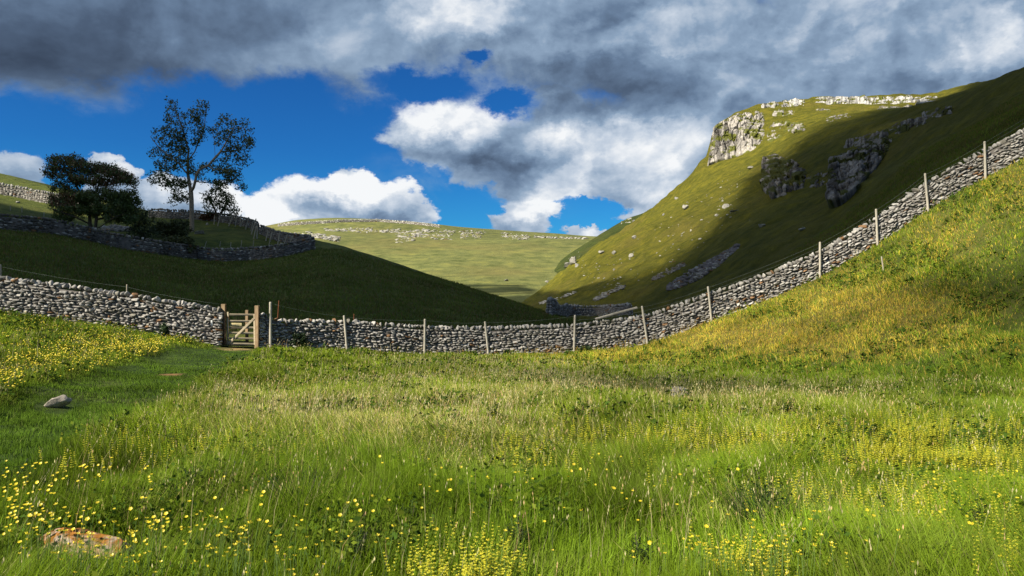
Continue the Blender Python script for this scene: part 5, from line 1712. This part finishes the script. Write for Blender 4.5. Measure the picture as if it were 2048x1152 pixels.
# dark spiny thistles in the sward
TH = [(385, 985, 60, 'thistle right of the bottom-left rushes'), (20, 985, 62, 'dark tussocky thistle at the left edge of the picture'), (160, 1010, 40, 'thistle above the lichen rock'), (350, 900, 44, 'thistle on the left between the pale slab and the foreground'),
      (430, 975, 52, 'thistle in the left foreground among lush grass'), (720, 1115, 56, 'thistle at the bottom edge left of the yellow tuft'), (820, 1060, 52, 'thistle in the middle foreground above the yellow tuft'), (1040, 1100, 60, 'thistle right of the yellow tuft at the bottom'),
      (1530, 1050, 80, 'largest dark thistle in the right foreground'), (1280, 1130, 60, 'thistle at the bottom edge right of centre'), (1555, 945, 50, 'thistle in the right middle above the largest one'), (1780, 1060, 70, 'thistle below the right yellow spikes'),
      (1960, 1075, 70, 'thistle in the bottom right corner region'), (1700, 945, 46, 'thistle left of the brightest yellow patch'), (1760, 890, 40, 'thistle just above the brightest yellow patch'), (985, 840, 34, 'thistle in the pale grass at the centre'),
      (400, 795, 30, 'small thistle beside the path, left of centre'), (560, 905, 36, 'small thistle in the straw coloured grass left of centre'), (1570, 830, 34, 'small thistle in the middle of the right meadow'), (1330, 900, 34, 'small thistle right of centre in the meadow'),
      (1230, 950, 44, 'thistle right of centre in the foreground'), (1890, 1130, 60, 'thistle at the bottom edge on the right'), (620, 1000, 50, 'dark rushy thistle left of the middle foreground')]
for k, (a, b, s, lb) in enumerate(TH):
    rng = np.random.default_rng(200 + k)
    X, Y = ground_at(np.array([float(a)]), np.array([float(b) + s * .35])); X, Y = X[0], Y[0]
    if np.isnan(Y): continue
    H = s / F * Y * 1.5
    root = empty('thistle', (X, Y, float(meadow_z(X, Y)))); tag(root, lb, 'plant', 'thistles in the meadow')
    SP, LV, LQ, LC, off = [], [], [], [], 0
    for j in range(7):
        an = rng.uniform(0, 6.28); ln = rng.uniform(.1, .45); hh_ = H * rng.uniform(.6, 1.0)
        P = [np.array((math.cos(an) * ln * hh_ * t ** 1.5, math.sin(an) * ln * hh_ * t ** 1.5, hh_ * t - .02)) for t in np.linspace(0, 1, 6)]
        obj('stem', rod_mesh('stem', P, [.004, .004, .0035, .003, .0025, .002], 5), M['darkbark'] if j == 0 else M['stem'], root) if j < 4 else None
        for t in np.linspace(.15, 1, 17):
            i = min(4, int(t * 5)); f = t * 5 - i; p = P[i] * (1 - f) + P[i + 1] * f
            for q_ in range(2):
                a2 = rng.uniform(0, 6.28); L = H * rng.uniform(.14, .26) * (1.15 - .7 * t)
                d = np.array((math.cos(a2), math.sin(a2), rng.uniform(-.1, .6))); d /= np.linalg.norm(d); pr = np.cross(d, (0, 0, 1)); up = np.array((0, 0, .14))
                pts = [p, p + d * L * .25 + pr * L * .16, p + d * L * .4 + pr * L * .05, p + d * L * .6 + pr * L * .15 + up * L, p + d * L, p + d * L * .6 - pr * L * .15 + up * L, p + d * L * .4 - pr * L * .05, p + d * L * .25 - pr * L * .16]
                LV += pts; n = off; LQ += [[n, n + 1, n + 2, n + 6], [n, n + 6, n + 7, n], [n + 2, n + 3, n + 4, n + 5]]; off += 8
                cc_ = np.array((.022, .040, .014)) * rng.uniform(.6, 1.4); LC += [cc_] * 8
    LQ = [f for f in LQ if len(set(f)) == 4] + [[f[0], f[1], f[2]] for f in LQ if len(set(f)) < 4]
    q4 = np.array([f for f in LQ if len(f) == 4]); t3 = np.array([f for f in LQ if len(f) == 3])
    obj('foliage', mkmesh('foliage', np.array(LV), [q4, t3], np.array(LC), False), M['leaf'], root)

# rushes: coarse dark tussocks
for k, (a, b, w, hpx, lb) in enumerate([(600, 1030, 90, 60, 'dark tussock of rushes in the left middle foreground'), (30, 1010, 60, 40, 'dark tussock at the left edge of the foreground'), (1530, 1080, 70, 60, 'dark tussock behind the largest thistle'), (1800, 945, 60, 30, 'dark tussock under the brightest yellow patch')]):
    rng = np.random.default_rng(300 + k)
    X, Y = ground_at(np.array([float(a)]), np.array([float(b)])); X, Y = X[0], Y[0]
    n = 420; R = w / F * Y
    x, y = X + rng.normal(0, R * .35, n), Y + rng.normal(0, R * .35, n)
    g = np.array((.026, .052, .014)) * rng.uniform(.6, 1.4, (n, 1)); m = rng.random(n) < .2; g[m] = (.10, .085, .035)
    an = np.arctan2(y - Y, x - X) + rng.normal(0, .4, n)
    v, qf, tf, c = blades(x, y, rng.uniform(.28, .5, n) * hpx / 60, np.full(n, .006), rng.uniform(.2, .8, n), an, g, g * 1.2, rng)
    c0 = np.array((X, Y, float(meadow_z(X, Y))))
    o = obj('rush_tussock', mkmesh('rush_tussock', v - c0, [qf, tf], c, False), M['grass']); o.location = c0; tag(o, lb, 'tussock')


# ------------------------------------------------------------------ unseen cloud mesh added overhead, outline shaped to shade hills and meadow
def shade_clouds():
    H0, CELL = 190.0, 1.6
    RL = [(800, 400), (1047, 620), (1100, 622), (1200, 606), (1300, 560), (1400, 490), (1470, 420), (1515, 350), (1530, 318), (1560, 290), (1640, 258), (1760, 226), (1860, 204), (1970, 160), (2100, 40), (2700, -400)]
    pts, sgn = [], []
    def add(P, s): pts.append(P); sgn.append(np.broadcast_to(s, (len(P),)).astype(float))
    P = VL[::2]; px, py = img(P); d = P[:, 1] - ywall(P[:, 0])
    s = np.where(d > 3.0, 1.0, -1.0)
    s = np.where((px < 330) & (py < np.interp(px, [-700, 0, 100, 330], [300, 430, 436, 436])), -.9, s)
    add(P[d > 0.5], s[d > .5])
    P = VR[::3]; px, py = img(P); d = P[:, 1] - ywall(P[:, 0])
    s = np.clip((py - np.interp(px, [a for a, _ in RL], [b for _, b in RL])) / np.interp(px, [1000, 1150, 1300, 1500, 1640, 1900], [20, 50, 110, 80, 30, 12]), -1, 1)
    s = np.where(d > 3.0, s, -1.0)
    k = (P[:, 1] < 262) & (d > .5); add(P[k], s[k])
    for V_ in (VF, VQ): add(V_[::5], -1.0)
    w_ = np.concatenate([W1, W2]); add(np.repeat(w_, 6, 0) + (0, 0, 1.3), -1.0)
    P = MEADOW_V[MEADOW_V[:, 1] > -2]; px, py = img(P)
    dim = region(px, py, [(1790, 748, 400, 24, .80), (2030, 620, 45, 110, .6), (1965, 500, 36, 90, .6), (1120, 745, 140, 9, .4), (250, 765, 240, 36, .55), (60, 850, 130, 50, .55),  # meadow areas to darken, worked into the cloud's cover
                          (1000, 1150, 1300, 50, .50), (560, 990, 170, 40, .5), (1500, 1060, 220, 50, .55), (1790, 962, 120, 22, .55), (1250, 960, 150, 30, .45), (1620, 800, 200, 16, .5)]) * (P[:, 1] > 2)
    vd = np.minimum(-1 + 3.8 * dim, 1.5); add(P, vd); add(P + (0, 0, .3), vd)
    for (cx_, cy_, rx, ry, yy) in ((360, 330, 60, 120, tb[1]), (460, 310, 50, 80, tb[1]), (180, 390, 90, 70, hb[1])):
        q = np.random.default_rng(3).uniform(-1, 1, (400, 2)); add(np.array([wp(cx_ + a * rx, cy_ + b * ry, yy) for a, b in q]), 1.0)
    P = np.concatenate(pts); S = np.concatenate(sgn)
    t = (H0 - P[:, 2]) / SV[2]
    Qx, Qy = P[:, 0] + SV[0] * t, P[:, 1] + SV[1] * t
    x0, y0 = Qx.min() - 30, Qy.min() - 30
    nx_, ny_ = int((Qx.max() + 30 - x0) / CELL), int((Qy.max() + 30 - y0) / CELL)
    ny_ = min(ny_, 640); nx_ = min(nx_, 800)
    ix, iy = ((Qx - x0) / CELL).astype(int), ((Qy - y0) / CELL).astype(int)
    k = (ix < nx_) & (iy < ny_); ix, iy, S = ix[k], iy[k], S[k]
    acc = np.zeros((ny_, nx_)); cnt = np.zeros((ny_, nx_))
    np.add.at(acc, (iy, ix), S); np.add.at(cnt, (iy, ix), 1)
    val = np.where(cnt > 0, acc / np.maximum(cnt, 1), 0); known = cnt > 0
    def blur(a):
        p = np.pad(a, 1, mode='edge'); return (p[:-2, 1:-1] + p[2:, 1:-1] + p[1:-1, :-2] + p[1:-1, 2:] + 2 * p[1:-1, 1:-1]) / 6
    f = val.copy(); near = known.astype(float)
    for _ in range(90):
        f = blur(f) * .997; f = np.where(known, val, f); near = np.maximum(blur(near), known)
    for _ in range(9): near = blur(near)
    f = blur(blur(f)); f = np.where(near > .10, f, -1.0); f = blur(f)
    gx_, gy_ = np.meshgrid(np.arange(nx_), np.arange(ny_))
    wx_, wy_ = x0 + (gx_ + .5) * CELL, y0 + (gy_ + .5) * CELL
    f = f + (fbm(wx_ * .06, wy_ * .06, seed=44) - .5) * .45
    vis = (wy_ > 0) & ((H0 - 30) / np.maximum(wy_, 1) < .47) & (np.abs(wx_) / np.maximum(wy_, 1) < .85)
    occ = (f > -.5) & ~vis
    # drop specks
    for _ in range(2): occ = blur(occ.astype(float)) > .55
    dist = occ.astype(float)
    dd = np.zeros_like(dist); m = occ.copy()
    for k in range(14):
        dd += m; m = blur(m.astype(float)) > .99
    nrm = dd / 14
    top = H0 + 1.5 + 22 * nrm ** .7 + (fbm(wx_ * .05, wy_ * .05, seed=45) - .5) * 14 * nrm
    bot = H0 - 1.5 - 9 * nrm ** .7 - (fbm(wx_ * .06, wy_ * .06, seed=46)) * 6 * nrm
    ids = -np.ones((ny_, nx_), int); J, I = np.where(occ)
    ids[J, I] = np.arange(len(J)); n = len(J)
    jx, jy = (fbm(wx_ * .2, wy_ * .2, seed=47) - .5) * 3, (fbm(wx_ * .2, wy_ * .2, seed=48) - .5) * 3
    V = np.concatenate([np.stack([(wx_ + jx)[J, I], (wy_ + jy)[J, I], top[J, I]], 1), np.stack([(wx_ + jx)[J, I], (wy_ + jy)[J, I], bot[J, I]], 1)])
    alpha = sstep(-.5, .55, f)[J, I]
    c = occ[:-1, :-1] & occ[:-1, 1:] & occ[1:, :-1] & occ[1:, 1:]
    j, i = np.where(c)
    q = np.stack([ids[j, i], ids[j, i + 1], ids[j + 1, i + 1], ids[j + 1, i]], 1)
    E_ = {}
    for (a, b) in ((0, 1), (1, 2), (2, 3), (3, 0)):
        for u_, v_ in zip(q[:, a].tolist(), q[:, b].tolist()):
            if (v_, u_) in E_: del E_[(v_, u_)]
            else: E_[(u_, v_)] = 1
    rim = np.array([[v_, u_, u_ + n, v_ + n] for u_, v_ in E_])
    ce = V.mean(0)
    o = obj('shade_cloud', mkmesh('shade_cloud', V - ce, [q, q[:, ::-1] + n, rim], np.repeat((1 - np.sqrt(1 - np.concatenate([alpha, alpha]) * .962))[:, None], 3, 1)), M['shade_cloud']); o.location = ce
    tag(o, kind='stuff')
    print('shade_cloud', V.min(0), V.max(0), occ.mean())


shade_clouds()
